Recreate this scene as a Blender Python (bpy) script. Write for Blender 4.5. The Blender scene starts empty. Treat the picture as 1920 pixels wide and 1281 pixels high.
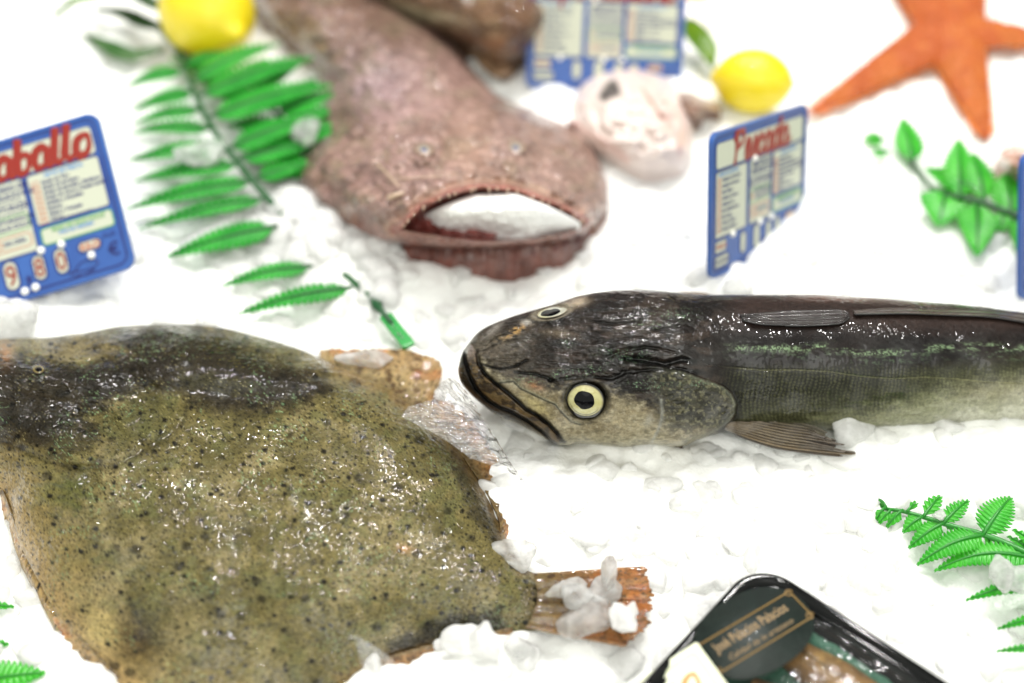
import bpy, math, random
import numpy as np
from mathutils import Vector, Matrix
random.seed(7); rng = np.random.default_rng(11)
S = bpy.context.scene
COL = S.collection

# ---------------------------------------------------------------- camera, light, exposure
TH = math.radians(45.0); DC = 0.72; LENS = 50.0
CT, ST = math.cos(TH), math.sin(TH)
CAM = np.array([0.0, -DC * CT, DC * ST])
FW = np.array([0.0, CT, -ST]); UP = np.array([0.0, ST, CT]); RT = np.array([1.0, 0, 0])
K = 36.0 / LENS / 1920.0
cd = bpy.data.cameras.new('camera'); cam = bpy.data.objects.new('camera', cd); COL.objects.link(cam)
cam.location = CAM; cam.rotation_euler = (math.pi / 2 - TH, 0, 0)
cd.lens = LENS; cd.sensor_width = 36; cd.clip_start = 0.02; cd.clip_end = 50
cd.dof.use_dof = True; cd.dof.focus_distance = 0.630; cd.dof.aperture_fstop = 2.7; cd.dof.aperture_blades = 9
S.camera = cam
W = bpy.data.worlds.new('World'); S.world = W; W.use_nodes = True
_t = W.node_tree; _bg = _t.nodes['Background']; _tc = _t.nodes.new('ShaderNodeTexCoord'); _sp = _t.nodes.new('ShaderNodeSeparateXYZ'); _mr = _t.nodes.new('ShaderNodeMapRange')
_t.links.new(_tc.outputs['Generated'], _sp.inputs[0]); _t.links.new(_sp.outputs['Y'], _mr.inputs[0])       # ambient gradient added as fill: bright from the front, dim where wet skin reflects
for _i, _v in ((1, -.45), (2, .45), (3, 1.25), (4, .08)): _mr.inputs[_i].default_value = _v
_t.links.new(_mr.outputs[0], _bg.inputs[1]); _bg.inputs[0].default_value = (0.98, 0.985, .90, 1)

def area(name, loc, aim, size, power, color=(1, 1, 1), shape='DISK', size_y=None):
    l = bpy.data.lights.new(name, 'AREA'); l.shape = shape; l.size = size; l.energy = power; l.color = color
    if size_y: l.size_y = size_y
    o = bpy.data.objects.new(name, l); COL.objects.link(o); o.location = loc
    d = Vector(aim) - Vector(loc); o.rotation_euler = d.to_track_quat('-Z', 'Y').to_euler()
    return o
# ceiling spots over the counter, plus an added soft panel filling from behind the camera
area('front_fill_panel', (0.25, -1.3, 1.5), (0.05, 0.05, 0), 1.6, 9.0, (1.0, 0.985, 0.96))
for i, (x, y, z, p) in enumerate([(-0.75, 1.35, 1.5, 5), (-0.1, 1.1, 1.6, 7.0), (0.45, 1.05, 1.55, 7.5), (0.9, 0.35, 1.6, 3.5),
                                  (0.25, 0.35, 1.7, 4.5), (-0.45, 0.75, 1.65, 5), (0.5, 0.68, 1.5, 6.0), (0.02, 0.62, 1.6, 4.0)]):
    area('ceiling_spot', (x, y, z), (0.05, 0.12, 0), 0.055, p, (1.0, 0.98, 0.95))
S.view_settings.view_transform = 'Standard'; S.view_settings.look = 'None'
S.view_settings.exposure = 0.16; S.view_settings.gamma = 1.0
S.cycles.use_denoising = True
S.cycles.max_bounces = 10; S.cycles.transparent_max_bounces = 16
S.cycles.sample_clamp_indirect = 6.0
S.cycles.caustics_reflective = False

# ---------------------------------------------------------------- maths helpers
def dirs(px, py):
    px = np.asarray(px, float); py = np.asarray(py, float)
    tx = (px - 960) * K; ty = -(py - 640.5) * K
    return FW + tx[..., None] * RT + ty[..., None] * UP
def at(px, py, z=0.0):
    d = dirs(px, py); t = (np.asarray(z, float) - CAM[2]) / d[..., 2]
    return CAM + d * t[..., None]
def atd(px, py, dep):
    return CAM + dirs(px, py) * np.asarray(dep, float)[..., None]
def depth_of(P): return (np.asarray(P) - CAM) @ FW
def mm(px, py, z=0.0): return float(depth_of(at(px, py, z))) * K      # metres per photo pixel
def proj(P):
    q = np.asarray(P) - CAM; d = q @ FW
    return np.stack([960 + (q @ RT) / d / K, 640.5 - (q @ UP) / d / K], -1)

def hsh(ix, iy, seed):
    h = (ix.astype(np.int64) * 374761393 + iy.astype(np.int64) * 668265263 + seed * 974634777) & 0x7fffffff
    h = ((h ^ (h >> 13)) * 1274126177) & 0x7fffffff
    return ((h ^ (h >> 16)) & 0xffffff) / float(0xffffff)
def vn(x, y, seed=0):
    ix, iy = np.floor(x), np.floor(y); fx, fy = x - ix, y - iy
    fx = fx * fx * (3 - 2 * fx); fy = fy * fy * (3 - 2 * fy)
    a = hsh(ix, iy, seed); b = hsh(ix + 1, iy, seed); c = hsh(ix, iy + 1, seed); d = hsh(ix + 1, iy + 1, seed)
    return (a + (b - a) * fx) * (1 - fy) + (c + (d - c) * fx) * fy
def fbm(x, y, seed=0, o=4):
    r = 0; a = 0.5; s = 0
    for i in range(o):
        r = r + a * vn(x, y, seed + i * 17); s += a; a *= .5; x = x * 2.03 + 5.1; y = y * 2.03 + 1.7
    return r / s
def worley(x, y, seed=0):
    ix, iy = np.floor(x), np.floor(y); f1 = np.full(x.shape, 9.0); f2 = f1.copy(); idv = np.zeros(x.shape)
    for a in (-1, 0, 1):
        for b in (-1, 0, 1):
            cx, cy = ix + a, iy + b
            d = np.hypot(cx + hsh(cx, cy, seed) - x, cy + hsh(cx, cy, seed + 5) - y)
            v = hsh(cx, cy, seed + 9)
            m = d < f1
            f2 = np.where(m, f1, np.minimum(f2, d)); idv = np.where(m, v, idv); f1 = np.where(m, d, f1)
    return f1, f2, idv
def sstep(a, b, x):
    t = np.clip((x - a) / (b - a), 0, 1); return t * t * (3 - 2 * t)
def pchip(xs, ys, x):
    xs = np.asarray(xs, float); ys = np.asarray(ys, float); h = np.diff(xs); d = np.diff(ys) / h
    m = np.zeros(len(xs)); m[0] = d[0]; m[-1] = d[-1]
    for i in range(1, len(xs) - 1):
        if d[i - 1] * d[i] > 0:
            w1 = 2 * h[i] + h[i - 1]; w2 = h[i] + 2 * h[i - 1]; m[i] = (w1 + w2) / (w1 / d[i - 1] + w2 / d[i])
    x = np.clip(x, xs[0], xs[-1]); k = np.clip(np.searchsorted(xs, x) - 1, 0, len(h) - 1)
    t = (x - xs[k]) / h[k]; t2 = t * t; t3 = t2 * t
    return (2*t3-3*t2+1)*ys[k] + (t3-2*t2+t)*h[k]*m[k] + (-2*t3+3*t2)*ys[k+1] + (t3-t2)*h[k]*m[k+1]
def pcurve(pts, t):
    pts = np.asarray(pts, float); u = np.linspace(0, 1, len(pts))
    return np.stack([pchip(u, pts[:, i], t) for i in range(pts.shape[1])], -1)
def ldist(U, pts):
    """distance (photo px) from points U to a polyline, and the running parameter 0..1 along it"""
    pts = np.asarray(pts, float); best = np.full(U.shape[:-1], 1e9); tt = np.zeros(U.shape[:-1])
    seg = np.hypot(*np.diff(pts, axis=0).T); cum = np.concatenate([[0], np.cumsum(seg)])
    for i in range(len(pts) - 1):
        a, b = pts[i], pts[i + 1]; ab = b - a; L2 = ab @ ab + 1e-9
        t = np.clip(((U - a) @ ab) / L2, 0, 1); d = np.hypot(U[..., 0] - a[0] - t * ab[0], U[..., 1] - a[1] - t * ab[1])
        m = d < best; best = np.where(m, d, best); tt = np.where(m, (cum[i] + t * seg[i]) / cum[-1], tt)
    return best, tt
def psd(U, poly):
    """signed distance (photo px) to a closed polygon, positive inside"""
    poly = np.asarray(poly, float); d, _ = ldist(U, np.vstack([poly, poly[:1]]))
    ins = np.zeros(U.shape[:-1], bool); x, y = U[..., 0], U[..., 1]
    for i in range(len(poly)):
        x1, y1 = poly[i]; x2, y2 = poly[(i + 1) % len(poly)]
        if y1 == y2: continue
        c = ((y1 > y) != (y2 > y)) & (x < (x2 - x1) * (y - y1) / (y2 - y1) + x1); ins ^= c
    return np.where(ins, d, -d)
def lin(c):
    c = np.asarray(c, float) / 255.0
    return np.where(c <= 0.04045, c / 12.92, ((c + 0.055) / 1.055) ** 2.4)
def blob(U, c, rx, ry=None, ang=0):
    ry = ry or rx; a = math.radians(ang); dx = U[..., 0] - c[0]; dy = U[..., 1] - c[1]
    u = (dx * math.cos(a) + dy * math.sin(a)) / rx; v = (-dx * math.sin(a) + dy * math.cos(a)) / ry
    return np.exp(-(u * u + v * v))
class Paint:
    def __init__(s, shape, c): s.c = np.zeros(shape + (3,)) + lin(c)
    def mix(s, m, c):
        c = lin(c) if not isinstance(c, np.ndarray) else c
        m = np.clip(m, 0, 1)[..., None]; s.c = s.c * (1 - m) + c * m
    def mul(s, f): s.c = s.c * (f[..., None] if f.ndim == s.c.ndim - 1 else f)
def deepen(c, piv, g, lo=.45, hi=1.2):
    l = c @ np.array([.3, .6, .1]) + 1e-6; return c * np.clip((l / piv) ** g, lo, hi)[..., None]
# ---------------------------------------------------------------- object helpers
ORG = {}
def tag(o, label=None, cat=None, group=None, kind=None):
    if label: o['label'] = label
    if cat: o['category'] = cat
    if group: o['group'] = group
    if kind: o['kind'] = kind
    return o
def thing(name, loc, label, cat, group=None):
    o = bpy.data.objects.new(name, None); o.empty_display_size = 0.01; COL.objects.link(o)
    o.location = loc; ORG[o.name] = np.array(loc, float)
    return tag(o, label, cat, group)
def mesh(name, V, F, mat, parent=None, org=None, col=None, smooth=True, kind=None, uv=None):
    V = np.asarray(V, float).reshape(-1, 3)
    if parent is not None: o0 = ORG[parent.name]
    else: o0 = np.array(org, float) if org is not None else np.array([V[:, 0].mean(), V[:, 1].mean(), V[:, 2].min()])
    me = bpy.data.meshes.new(name)
    Vl = (V - o0).astype(np.float32)
    ce = V.mean(0); fl = F if isinstance(F, np.ndarray) else np.array([f[:3] for f in F])
    A, B, Cc = V[fl[:, 0]] - ce, V[fl[:, 1]] - ce, V[fl[:, 2]] - ce
    nv = np.cross(B - A, Cc - A); tot = np.linalg.norm(nv, axis=1).sum(); nv = nv.sum(0); sheet_ = np.linalg.norm(nv) > .35 * tot
    if (nv @ np.array([0, -.6, 1.0]) < 0) if sheet_ else np.einsum('ij,ij->i', A, np.cross(B, Cc)).sum() < 0:      # keep every surface facing outwards
        F = F[:, ::-1] if isinstance(F, np.ndarray) else [tuple(reversed(f)) for f in F]
    if isinstance(F, np.ndarray) and F.ndim == 2:
        n, k = F.shape
        me.vertices.add(len(Vl)); me.vertices.foreach_set('co', Vl.ravel())
        me.loops.add(n * k); me.loops.foreach_set('vertex_index', F.astype(np.int32).ravel())
        me.polygons.add(n); me.polygons.foreach_set('loop_start', np.arange(0, n * k, k, dtype=np.int32))
        try: me.polygons.foreach_set('loop_total', np.full(n, k, dtype=np.int32))
        except Exception: pass
        me.update(calc_edges=True)
    else:
        me.from_pydata([tuple(map(float, v)) for v in Vl], [], [tuple(int(i) for i in f) for f in F]); me.update()
    me.validate()
    if smooth: me.polygons.foreach_set('use_smooth', np.ones(len(me.polygons), bool))
    if col is not None:
        a = me.color_attributes.new('col', 'FLOAT_COLOR', 'POINT')
        c = np.ones((len(V), 4), np.float32); c[:, :3] = np.clip(np.asarray(col).reshape(-1, 3), 0, 1)
        a.data.foreach_set('color', c.ravel())
    me.materials.append(mat)
    o = bpy.data.objects.new(name, me); COL.objects.link(o)
    if parent is None: o.location = o0; ORG[o.name] = o0
    else: o.parent = parent; ORG[o.name] = o0
    if kind: o['kind'] = kind
    return o
def gridF(n, m, wrap=False, base=0):
    i = np.arange(n - 1)[:, None]; j = np.arange(m if wrap else m - 1)[None, :]; j2 = (j + 1) % m
    a = i * m + j; b = i * m + j2; c = (i + 1) * m + j2; d = (i + 1) * m + j
    return np.stack([a + 0 * b, b + 0 * a, c, d], -1).reshape(-1, 4) + base
def tubeVF(pts, rad, ns=8, flat=1.0, nrm=None):
    pts = np.asarray(pts, float); n = len(pts); rad = np.broadcast_to(np.asarray(rad, float), (n,))
    T = np.gradient(pts, axis=0); T /= np.linalg.norm(T, axis=1)[:, None] + 1e-12
    up = np.array([0, 0, 1.0]) if nrm is None else np.asarray(nrm, float)
    V = []
    for k in range(n):
        s = np.cross(T[k], up); ln = np.linalg.norm(s)
        s = np.array([1., 0, 0]) if ln < 1e-5 else s / ln
        u = np.cross(s, T[k])
        for q in range(ns):
            a = 2 * math.pi * q / ns; V.append(pts[k] + rad[k] * (math.cos(a) * s + math.sin(a) * u * flat))
    V.append(pts[0] - T[0] * rad[0] * .6); V.append(pts[-1] + T[-1] * rad[-1] * .6)
    F = [tuple(f) for f in gridF(n, ns, True)]
    a, b = n * ns, n * ns + 1
    for q in range(ns): F.append((a, (q + 1) % ns, q)); F.append((b, (n - 1) * ns + q, (n - 1) * ns + (q + 1) % ns))
    return np.array(V), F
def joinVF(parts):
    V, F, o = [], [], 0
    for v, f in parts:
        V.append(np.asarray(v)); F += [tuple(int(i) + o for i in g) for g in f]; o += len(v)
    return np.vstack(V), F
# ---------------------------------------------------------------- materials
class NT:
    def __init__(s, name):
        s.m = bpy.data.materials.new(name); s.m.use_nodes = True; s.t = s.m.node_tree; s.t.nodes.clear()
        s.out = s.n('ShaderNodeOutputMaterial')
    def n(s, typ, **kw):
        x = s.t.nodes.new(typ)
        for k, v in kw.items():
            if k in x.inputs.keys(): x.inputs[k].default_value = v
            else: setattr(x, k, v)
        return x
    def l(s, a, b): s.t.links.new(a, b)
def pb(t, base=(.8, .8, .8), rough=.5, **kw):
    p = t.n('ShaderNodeBsdfPrincipled'); p.inputs['Base Color'].default_value = (*base, 1); p.inputs['Roughness'].default_value = rough
    for k, v in kw.items():
        p.inputs[k.replace('_', ' ')].default_value = v
    return p
def simple(name, c, rough=.5, **kw):
    t = NT(name); p = pb(t, tuple(lin(c)), rough, **kw); t.l(p.outputs[0], t.out.inputs[0]); return t.m
def noise(t, vec, scale, detail=4, rough=.55):
    n = t.n('ShaderNodeTexNoise'); n.inputs['Scale'].default_value = scale; n.inputs['Detail'].default_value = detail
    n.inputs['Roughness'].default_value = rough; t.l(vec, n.inputs['Vector']); return n.outputs['Fac']
def mathn(t, op, a, b=None, c=None):
    m = t.n('ShaderNodeMath'); m.operation = op
    for i, v in enumerate((a, b, c)):
        if v is None: continue
        if isinstance(v, (int, float)): m.inputs[i].default_value = v
        else: t.l(v, m.inputs[i])
    return m.outputs[0]
def mapr(t, v, a, b, c, d):
    m = t.n('ShaderNodeMapRange'); m.inputs[1].default_value = a; m.inputs[2].default_value = b
    m.inputs[3].default_value = c; m.inputs[4].default_value = d; t.l(v, m.inputs[0]); return m.outputs[0]
def bump(t, h, dist, strength=1.0, nrm=None):
    b = t.n('ShaderNodeBump'); b.inputs['Distance'].default_value = dist; b.inputs['Strength'].default_value = strength
    t.l(h, b.inputs['Height'])
    if nrm is not None: t.l(nrm, b.inputs['Normal'])
    return b.outputs[0]
def mulcol(t, col, fac):
    m = t.n('ShaderNodeVectorMath'); m.operation = 'SCALE'; t.l(col, m.inputs[0])
    t.l(fac, m.inputs['Scale']); return m.outputs[0]
def mixcol(t, fac, a, b):
    m = t.n('ShaderNodeMix'); m.data_type = 'RGBA'; t.l(fac, m.inputs[0])
    for i, v in ((6, a), (7, b)):
        if isinstance(v, tuple): m.inputs[i].default_value = (*v, 1)
        else: t.l(v, m.inputs[i])
    return m.outputs[2]
def skin(name, rough=.3, coat=.5, coat_rough=.12, fine=900, fine_d=.00012, mid=250, mid_d=.0003, var=.35, spots=None, spec=.5, sss=0.0, beads=None, tone=.75, cs=320, cd=.00016, cf=.00005, gl=None):
    t = NT(name); tc = t.n('ShaderNodeTexCoord'); v = tc.outputs['Object']
    a = t.n('ShaderNodeAttribute'); a.attribute_name = 'col'
    n1 = noise(t, v, mid, 5); n2 = noise(t, v, fine, 3)
    f = mapr(t, n1, .3, .7, (1 - var) * tone, (1 + var) * tone); f2 = mapr(t, n2, .3, .7, 1 - var * .6, 1 + var * .6)
    c = mulcol(t, a.outputs['Color'], mathn(t, 'MULTIPLY', f, f2))
    if spots:
        for (sc, r0, r1, amt, colr, warp) in spots:
            vo = t.n('ShaderNodeTexVoronoi'); vo.inputs['Scale'].default_value = sc; vo.inputs['Randomness'].default_value = 1
            nn = t.n('ShaderNodeTexNoise'); nn.inputs['Scale'].default_value = sc * 1.7; t.l(v, nn.inputs['Vector'])
            vm = t.n('ShaderNodeVectorMath'); vm.operation = 'MULTIPLY_ADD'; t.l(nn.outputs['Color'], vm.inputs[0])
            vm.inputs[1].default_value = (warp / sc,) * 3; t.l(v, vm.inputs[2]); t.l(vm.outputs[0], vo.inputs['Vector'])
            sep = t.n('ShaderNodeSeparateColor'); t.l(vo.outputs['Color'], sep.inputs[0])
            rad = mapr(t, sep.outputs[0], 0, 1, r0, r1)
            dd = mathn(t, 'SUBTRACT', rad, vo.outputs['Distance'])
            k = mapr(t, dd, -.06, .06, 0, amt)
            c = mixcol(t, k, c, tuple(lin(colr)))
    nb = bump(t, n1, mid_d); nb = bump(t, n2, fine_d, 1, nb)
    if beads:
        vo = t.n('ShaderNodeTexVoronoi'); vo.inputs['Scale'].default_value = beads[0]; t.l(v, vo.inputs['Vector'])
        hb = mapr(t, vo.outputs['Distance'], 0, .45, 1, 0); nb = bump(t, hb, beads[1], 1, nb)
    p = pb(t, rough=rough); t.l(c, p.inputs['Base Color']); t.l(nb, p.inputs['Normal'])
    p.inputs['Specular IOR Level'].default_value = spec
    p.inputs['Coat Weight'].default_value = coat; p.inputs['Coat Roughness'].default_value = coat_rough; cn = bump(t, noise(t, v, cs, 0), cd); cn = bump(t, noise(t, v, cs * .3, 1), cf, 1, cn); t.l(cn, p.inputs['Coat Normal'])
    if gl:
        g2 = mapr(t, noise(t, v, gl, 3), .40, .60, .2, 1)
        t.l(mathn(t, 'MULTIPLY', g2, coat), p.inputs['Coat Weight'])
    if sss:
        p.inputs['Subsurface Weight'].default_value = sss; p.inputs['Subsurface Radius'].default_value = (1, .5, .35); p.inputs['Subsurface Scale'].default_value = .004
    t.l(p.outputs[0], t.out.inputs[0]); return t.m

def ice_ground_mat():
    t = NT('crushed_ice_white'); v = t.n('ShaderNodeTexCoord').outputs['Object']
    p = pb(t, (.915, .925, .90), .30, IOR=1.31); p.inputs['Subsurface Weight'].default_value = .35
    p.inputs['Subsurface Radius'].default_value = (1, 1, 1); p.inputs['Subsurface Scale'].default_value = .004
    n1 = noise(t, v, 180, 5); n2 = noise(t, v, 700, 4)
    nb = bump(t, n1, .0012); nb = bump(t, n2, .0003, 1, nb); t.l(nb, p.inputs['Normal'])
    t.l(p.outputs[0], t.out.inputs[0]); return t.m
def ice_clear_mat(name, glass=.3, tint=(.97, .98, .97)):
    t = NT(name); v = t.n('ShaderNodeTexCoord').outputs['Object']
    n1 = noise(t, v, 220, 5); nb = bump(t, n1, .0008); nb = bump(t, noise(t, v, 900, 3), .0002, 1, nb)
    p = pb(t, tint, .10, IOR=1.25); p.inputs['Transmission Weight'].default_value = 1
    q = pb(t, (.95, .95, .94), .28, IOR=1.31); tr = t.n('ShaderNodeBsdfTranslucent'); tr.inputs[0].default_value = (.95, .95, .94, 1)
    for k in (p, q): t.l(nb, k.inputs['Normal'])
    m0 = t.n('ShaderNodeMixShader'); m0.inputs[0].default_value = .42; t.l(q.outputs[0], m0.inputs[1]); t.l(tr.outputs[0], m0.inputs[2])
    n3 = noise(t, v, 120, 4); f = mapr(t, n3, .35, .65, min(glass + .2, 1), max(glass - .2, 0))
    m = t.n('ShaderNodeMixShader'); t.l(f, m.inputs[0]); t.l(m0.outputs[0], m.inputs[1]); t.l(p.outputs[0], m.inputs[2])
    t.l(m.outputs[0], t.out.inputs[0]); return t.m
def film_mat(name, milk=.12, tint=(1, 1, 1), bs=300, bd=.0006, rough=.08, gl=.35):
    t = NT(name); v = t.n('ShaderNodeTexCoord').outputs['Object']
    tr = t.n('ShaderNodeBsdfTransparent'); tr.inputs[0].default_value = (*tint, 1)
    g = t.n('ShaderNodeBsdfGlossy'); g.inputs['Roughness'].default_value = rough
    d = t.n('ShaderNodeBsdfDiffuse'); d.inputs[0].default_value = (.9, .92, .9, 1)
    nb = bump(t, noise(t, v, bs, 3), bd); t.l(nb, g.inputs['Normal']); t.l(nb, d.inputs['Normal'])
    fr = t.n('ShaderNodeFresnel'); fr.inputs[0].default_value = 1.45; t.l(nb, fr.inputs['Normal'])
    m1 = t.n('ShaderNodeMixShader'); m1.inputs[0].default_value = milk; t.l(tr.outputs[0], m1.inputs[1]); t.l(d.outputs[0], m1.inputs[2])
    m2 = t.n('ShaderNodeMixShader'); t.l(mathn(t, 'MINIMUM', mathn(t, 'MULTIPLY', fr.outputs[0], gl * 6), .9), m2.inputs[0])
    t.l(m1.outputs[0], m2.inputs[1]); t.l(g.outputs[0], m2.inputs[2]); t.l(m2.outputs[0], t.out.inputs[0]); return t.m
def leaf_mat(name, c, c2, trans=.35):
    t = NT(name); v = t.n('ShaderNodeTexCoord').outputs['Object']
    f = mapr(t, noise(t, v, 60, 3), .35, .65, 0, 1); c0 = mixcol(t, f, tuple(lin(c)), tuple(lin(c2)))
    p = pb(t, rough=.32); t.l(c0, p.inputs['Base Color']); p.inputs['Coat Weight'].default_value = .25; p.inputs['Coat Roughness'].default_value = .15
    nb = bump(t, noise(t, v, 500, 3), .0002); t.l(nb, p.inputs['Normal'])
    tr = t.n('ShaderNodeBsdfTranslucent'); t.l(c0, tr.inputs[0])
    m = t.n('ShaderNodeMixShader'); m.inputs[0].default_value = trans; t.l(p.outputs[0], m.inputs[1]); t.l(tr.outputs[0], m.inputs[2])
    t.l(m.outputs[0], t.out.inputs[0]); return t.m
M_ICE = ice_ground_mat()
M_CLEAR = ice_clear_mat('clear_ice', .55); M_FROST = ice_clear_mat('frosty_ice', .12)

# ---------------------------------------------------------------- ice bed
GROOVES = []
def mounds(X, Y):
    """gentle heaps of the ice bed, given as (photo px, photo px, radius m, height m)"""
    h = 0
    for (px, py, r, a) in [(1390, 550, .026, .012), (1475, 480, .022, .007), (1560, 470, .03, .003), (1090, 215, .05, .003), (1200, 250, .06, .003),
                           (1150, 935, .05, .005), (1700, 850, .03, .004), (1850, 822, .03, .006),
                           (560, 400, .04, .008), (700, 500, .03, .009), (830, 500, .025, .006), (10, 612, .016, .009),
                           (900, 1262, .02, .005), (760, 1320, .03, .008), (1100, 1250, .02, .004), (1250, 160, .03, .006), (1000, 960, .02, .006)]:
        c = at(px, py, 0); h = h + a * np.exp(-((X - c[0]) ** 2 + (Y - c[1]) ** 2) / r ** 2)
    return h
def ice_h(X, Y):
    z = mounds(X, Y) + (fbm(X * 14, Y * 14, 3, 3) - .5) * .012
    hh = np.full(X.shape, -1.0)
    for cs, sd, amp in ((.017, 21, 1.0), (.009, 47, .45)):
        gx, gy = X / cs, Y / cs; ix, iy = np.floor(gx), np.floor(gy); best = np.full(X.shape, -9.0)
        for a in (-1, 0, 1):
            for b in (-1, 0, 1):
                cx, cy = ix + a, iy + b
                dx = gx - cx - hsh(cx, cy, sd); dy = gy - cy - hsh(cx, cy, sd + 1)
                t1 = (hsh(cx, cy, sd + 2) - .5) * .7; t2 = (hsh(cx, cy, sd + 3) - .5) * .7
                f = hsh(cx, cy, sd + 4) * .45 + t1 * dx + t2 * dy - .55 * (dx * dx + dy * dy) ** .8
                best = np.maximum(best, f)
        z = z + best * cs * .62 * amp
    return z
x0, x1, y0, y1 = -.80, .85, -.52, 1.10
nx, ny = 800, 760
warp = lambda u: .62 * u + .38 * u ** 3          # finer towards the middle of the bed
gx = .02 + .83 * warp(np.linspace(-1, 1, nx)); gy = .12 + .90 * warp(np.linspace(-1, 1, ny))
X, Y = np.meshgrid(gx, gy)
Z = ice_h(X, Y)
V = np.stack([X, Y, Z], -1).reshape(-1, 3)
mesh('ice_bed', V, gridF(ny, nx), M_ICE, org=(0, 0, 0), kind='structure')['label'] = 'bed of crushed white ice on the counter'
def Hice(P):
    P = np.atleast_2d(P); return ice_h(P[:, 0], P[:, 1])

def chunkVF(c, r, seed, sub=3, flat=.75, rough=.06, sx=1.0, sy=1.0, ang=0):
    g = np.random.default_rng(seed)
    n = {2: 14, 3: 22, 4: 34}[sub]
    th = np.linspace(0, math.pi, n)[1:-1]; ph = np.linspace(0, 2 * math.pi, 2 * n, endpoint=False)
    T, Pp = np.meshgrid(th, ph, indexing='ij')
    D = np.stack([np.sin(T) * np.cos(Pp), np.sin(T) * np.sin(Pp), np.cos(T)], -1).reshape(-1, 3)
    D = np.vstack([D, [[0, 0, 1], [0, 0, -1]]])
    N = g.normal(size=(11, 3)); N /= np.linalg.norm(N, axis=1)[:, None]; dk = g.uniform(.62, 1.0, 11)
    q = np.maximum(D @ N.T, 1e-3) / dk; k = 15.0
    R = 1.0 / np.power(np.sum(q ** k, 1) + .75 ** k, 1 / k)
    R *= 1 + rough * (fbm(D[:, 0] * 3 + 9 + seed % 7, D[:, 1] * 3 + D[:, 2] * 2.3 + 5, seed, 4) - .5) * 2
    P = D * R[:, None] * r * np.array([sx, sy, flat])
    a = math.radians(ang); P = P @ np.array([[math.cos(a), math.sin(a), 0], [-math.sin(a), math.cos(a), 0], [0, 0, 1]])
    m = 2 * n; k = n - 2; F = [tuple(f) for f in gridF(k, m, True)]
    tp, bt = k * m, k * m + 1
    for j in range(m): F.append((tp, (j + 1) % m, j)); F.append((bt, (k - 1) * m + j, (k - 1) * m + (j + 1) % m))
    F = [tuple(reversed(f)) for f in F]
    return P + np.asarray(c), F
# loose crushed ice: far more pieces than one could count
parts = []
for i in range(900):
    px, py = rng.uniform(-60, 1980), rng.uniform(430, 1330)
    if i > 640: px, py = rng.normal(620, 120), rng.normal(430, 60)
    p = at(px, py, 0); r = rng.uniform(.0022, .0075) if i <= 640 else rng.uniform(.004, .010); p[2] = float(Hice(p)[0]) - r * .15
    parts.append(chunkVF(p, r, i + 50, 2, rng.uniform(.5, .9), sx=rng.uniform(.8, 1.4)))
V, F = joinVF(parts)
o = mesh('crushed_ice', V, F, M_FROST, org=(0, 0, 0)); tag(o, 'small loose pieces of crushed ice over the ice bed', 'ice', kind='stuff')

# ================================================================ HAKE (dark round fish in the middle)
def Z4(*p): return [(840 + x / 3.4286, 520 + y / 3.4286) for x, y in p]
def Z8(*p): return [(1000 + x / 5.823, 640 + y / 5.823) for x, y in p]
Z5 = lambda *p: [(1340 + x / 3.3103, 520 + y / 3.3103) for x, y in p]
top = [(859, 695), (860.5, 683), (863, 672), (869, 658), (878, 645), (898, 622), (927, 606), (965, 592), (1003, 581), (1044, 569), (1082, 556), (1132, 547),
       (1190, 543), (1248, 547), (1340, 553), (1500, 552), (1600, 556), (1700, 563), (1800, 571), (1900, 583), (2000, 598), (2160, 632)]
bot = [(859, 695), (860.5, 706), (864, 717), (872, 729), (898, 754), (936, 781), (980, 800), (1015, 819), (1050, 835), (1066, 835), (1080, 831), (1102, 833),
       (1175, 838), (1219, 834), (1272, 838), (1307, 826), (1350, 812), (1384, 806), (1460, 806), (1560, 808), (1700, 803), (1800, 797), (1920, 790), (2160, 780)]
f = lambda x: np.sqrt(np.maximum(np.asarray(x, float) - 859, 0))
us = np.concatenate([np.linspace(0, f(930), 90)[:-1], f(np.arange(930, 1700, 1.4)), f(np.arange(1700, 2160, 3.5))])
xs = 859 + us ** 2
Tt = pchip(f([p[0] for p in top]), [p[1] for p in top], us); Bt = pchip(f([p[0] for p in bot]), [p[1] for p in bot], us)
nph = 420
ph = np.concatenate([np.linspace(0, math.pi, 320), np.linspace(math.pi, 2 * math.pi, 102)[1:-1]]); nph = len(ph)
mid = (Tt + Bt) / 2; half = (Bt - Tt) / 2
zc = pchip([859, 950, 1150, 1300, 1600, 1900, 2160], [.030, .030, .030, .029, .024, .019, .012], xs)
dep = depth_of(at(xs, mid, zc))
PX = np.broadcast_to(xs[:, None], (len(xs), nph)).copy()
PY = mid[:, None] - np.cos(ph)[None] * half[:, None]
Rm = half * dep * K
fat = pchip([859, 950, 1100, 1300, 1500, 2160], [.95, .85, .86, .95, 1.0, 1.0], xs)
BG = Rm[:, None] * fat[:, None] * np.sign(np.sin(ph)) * np.abs(np.sin(ph)) ** .92
U = np.stack([PX, PY], -1); front = sstep(0, .35, np.sin(ph))[None, :] * np.ones_like(PX)
mmu = .000237
h = np.zeros_like(PX)
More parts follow.
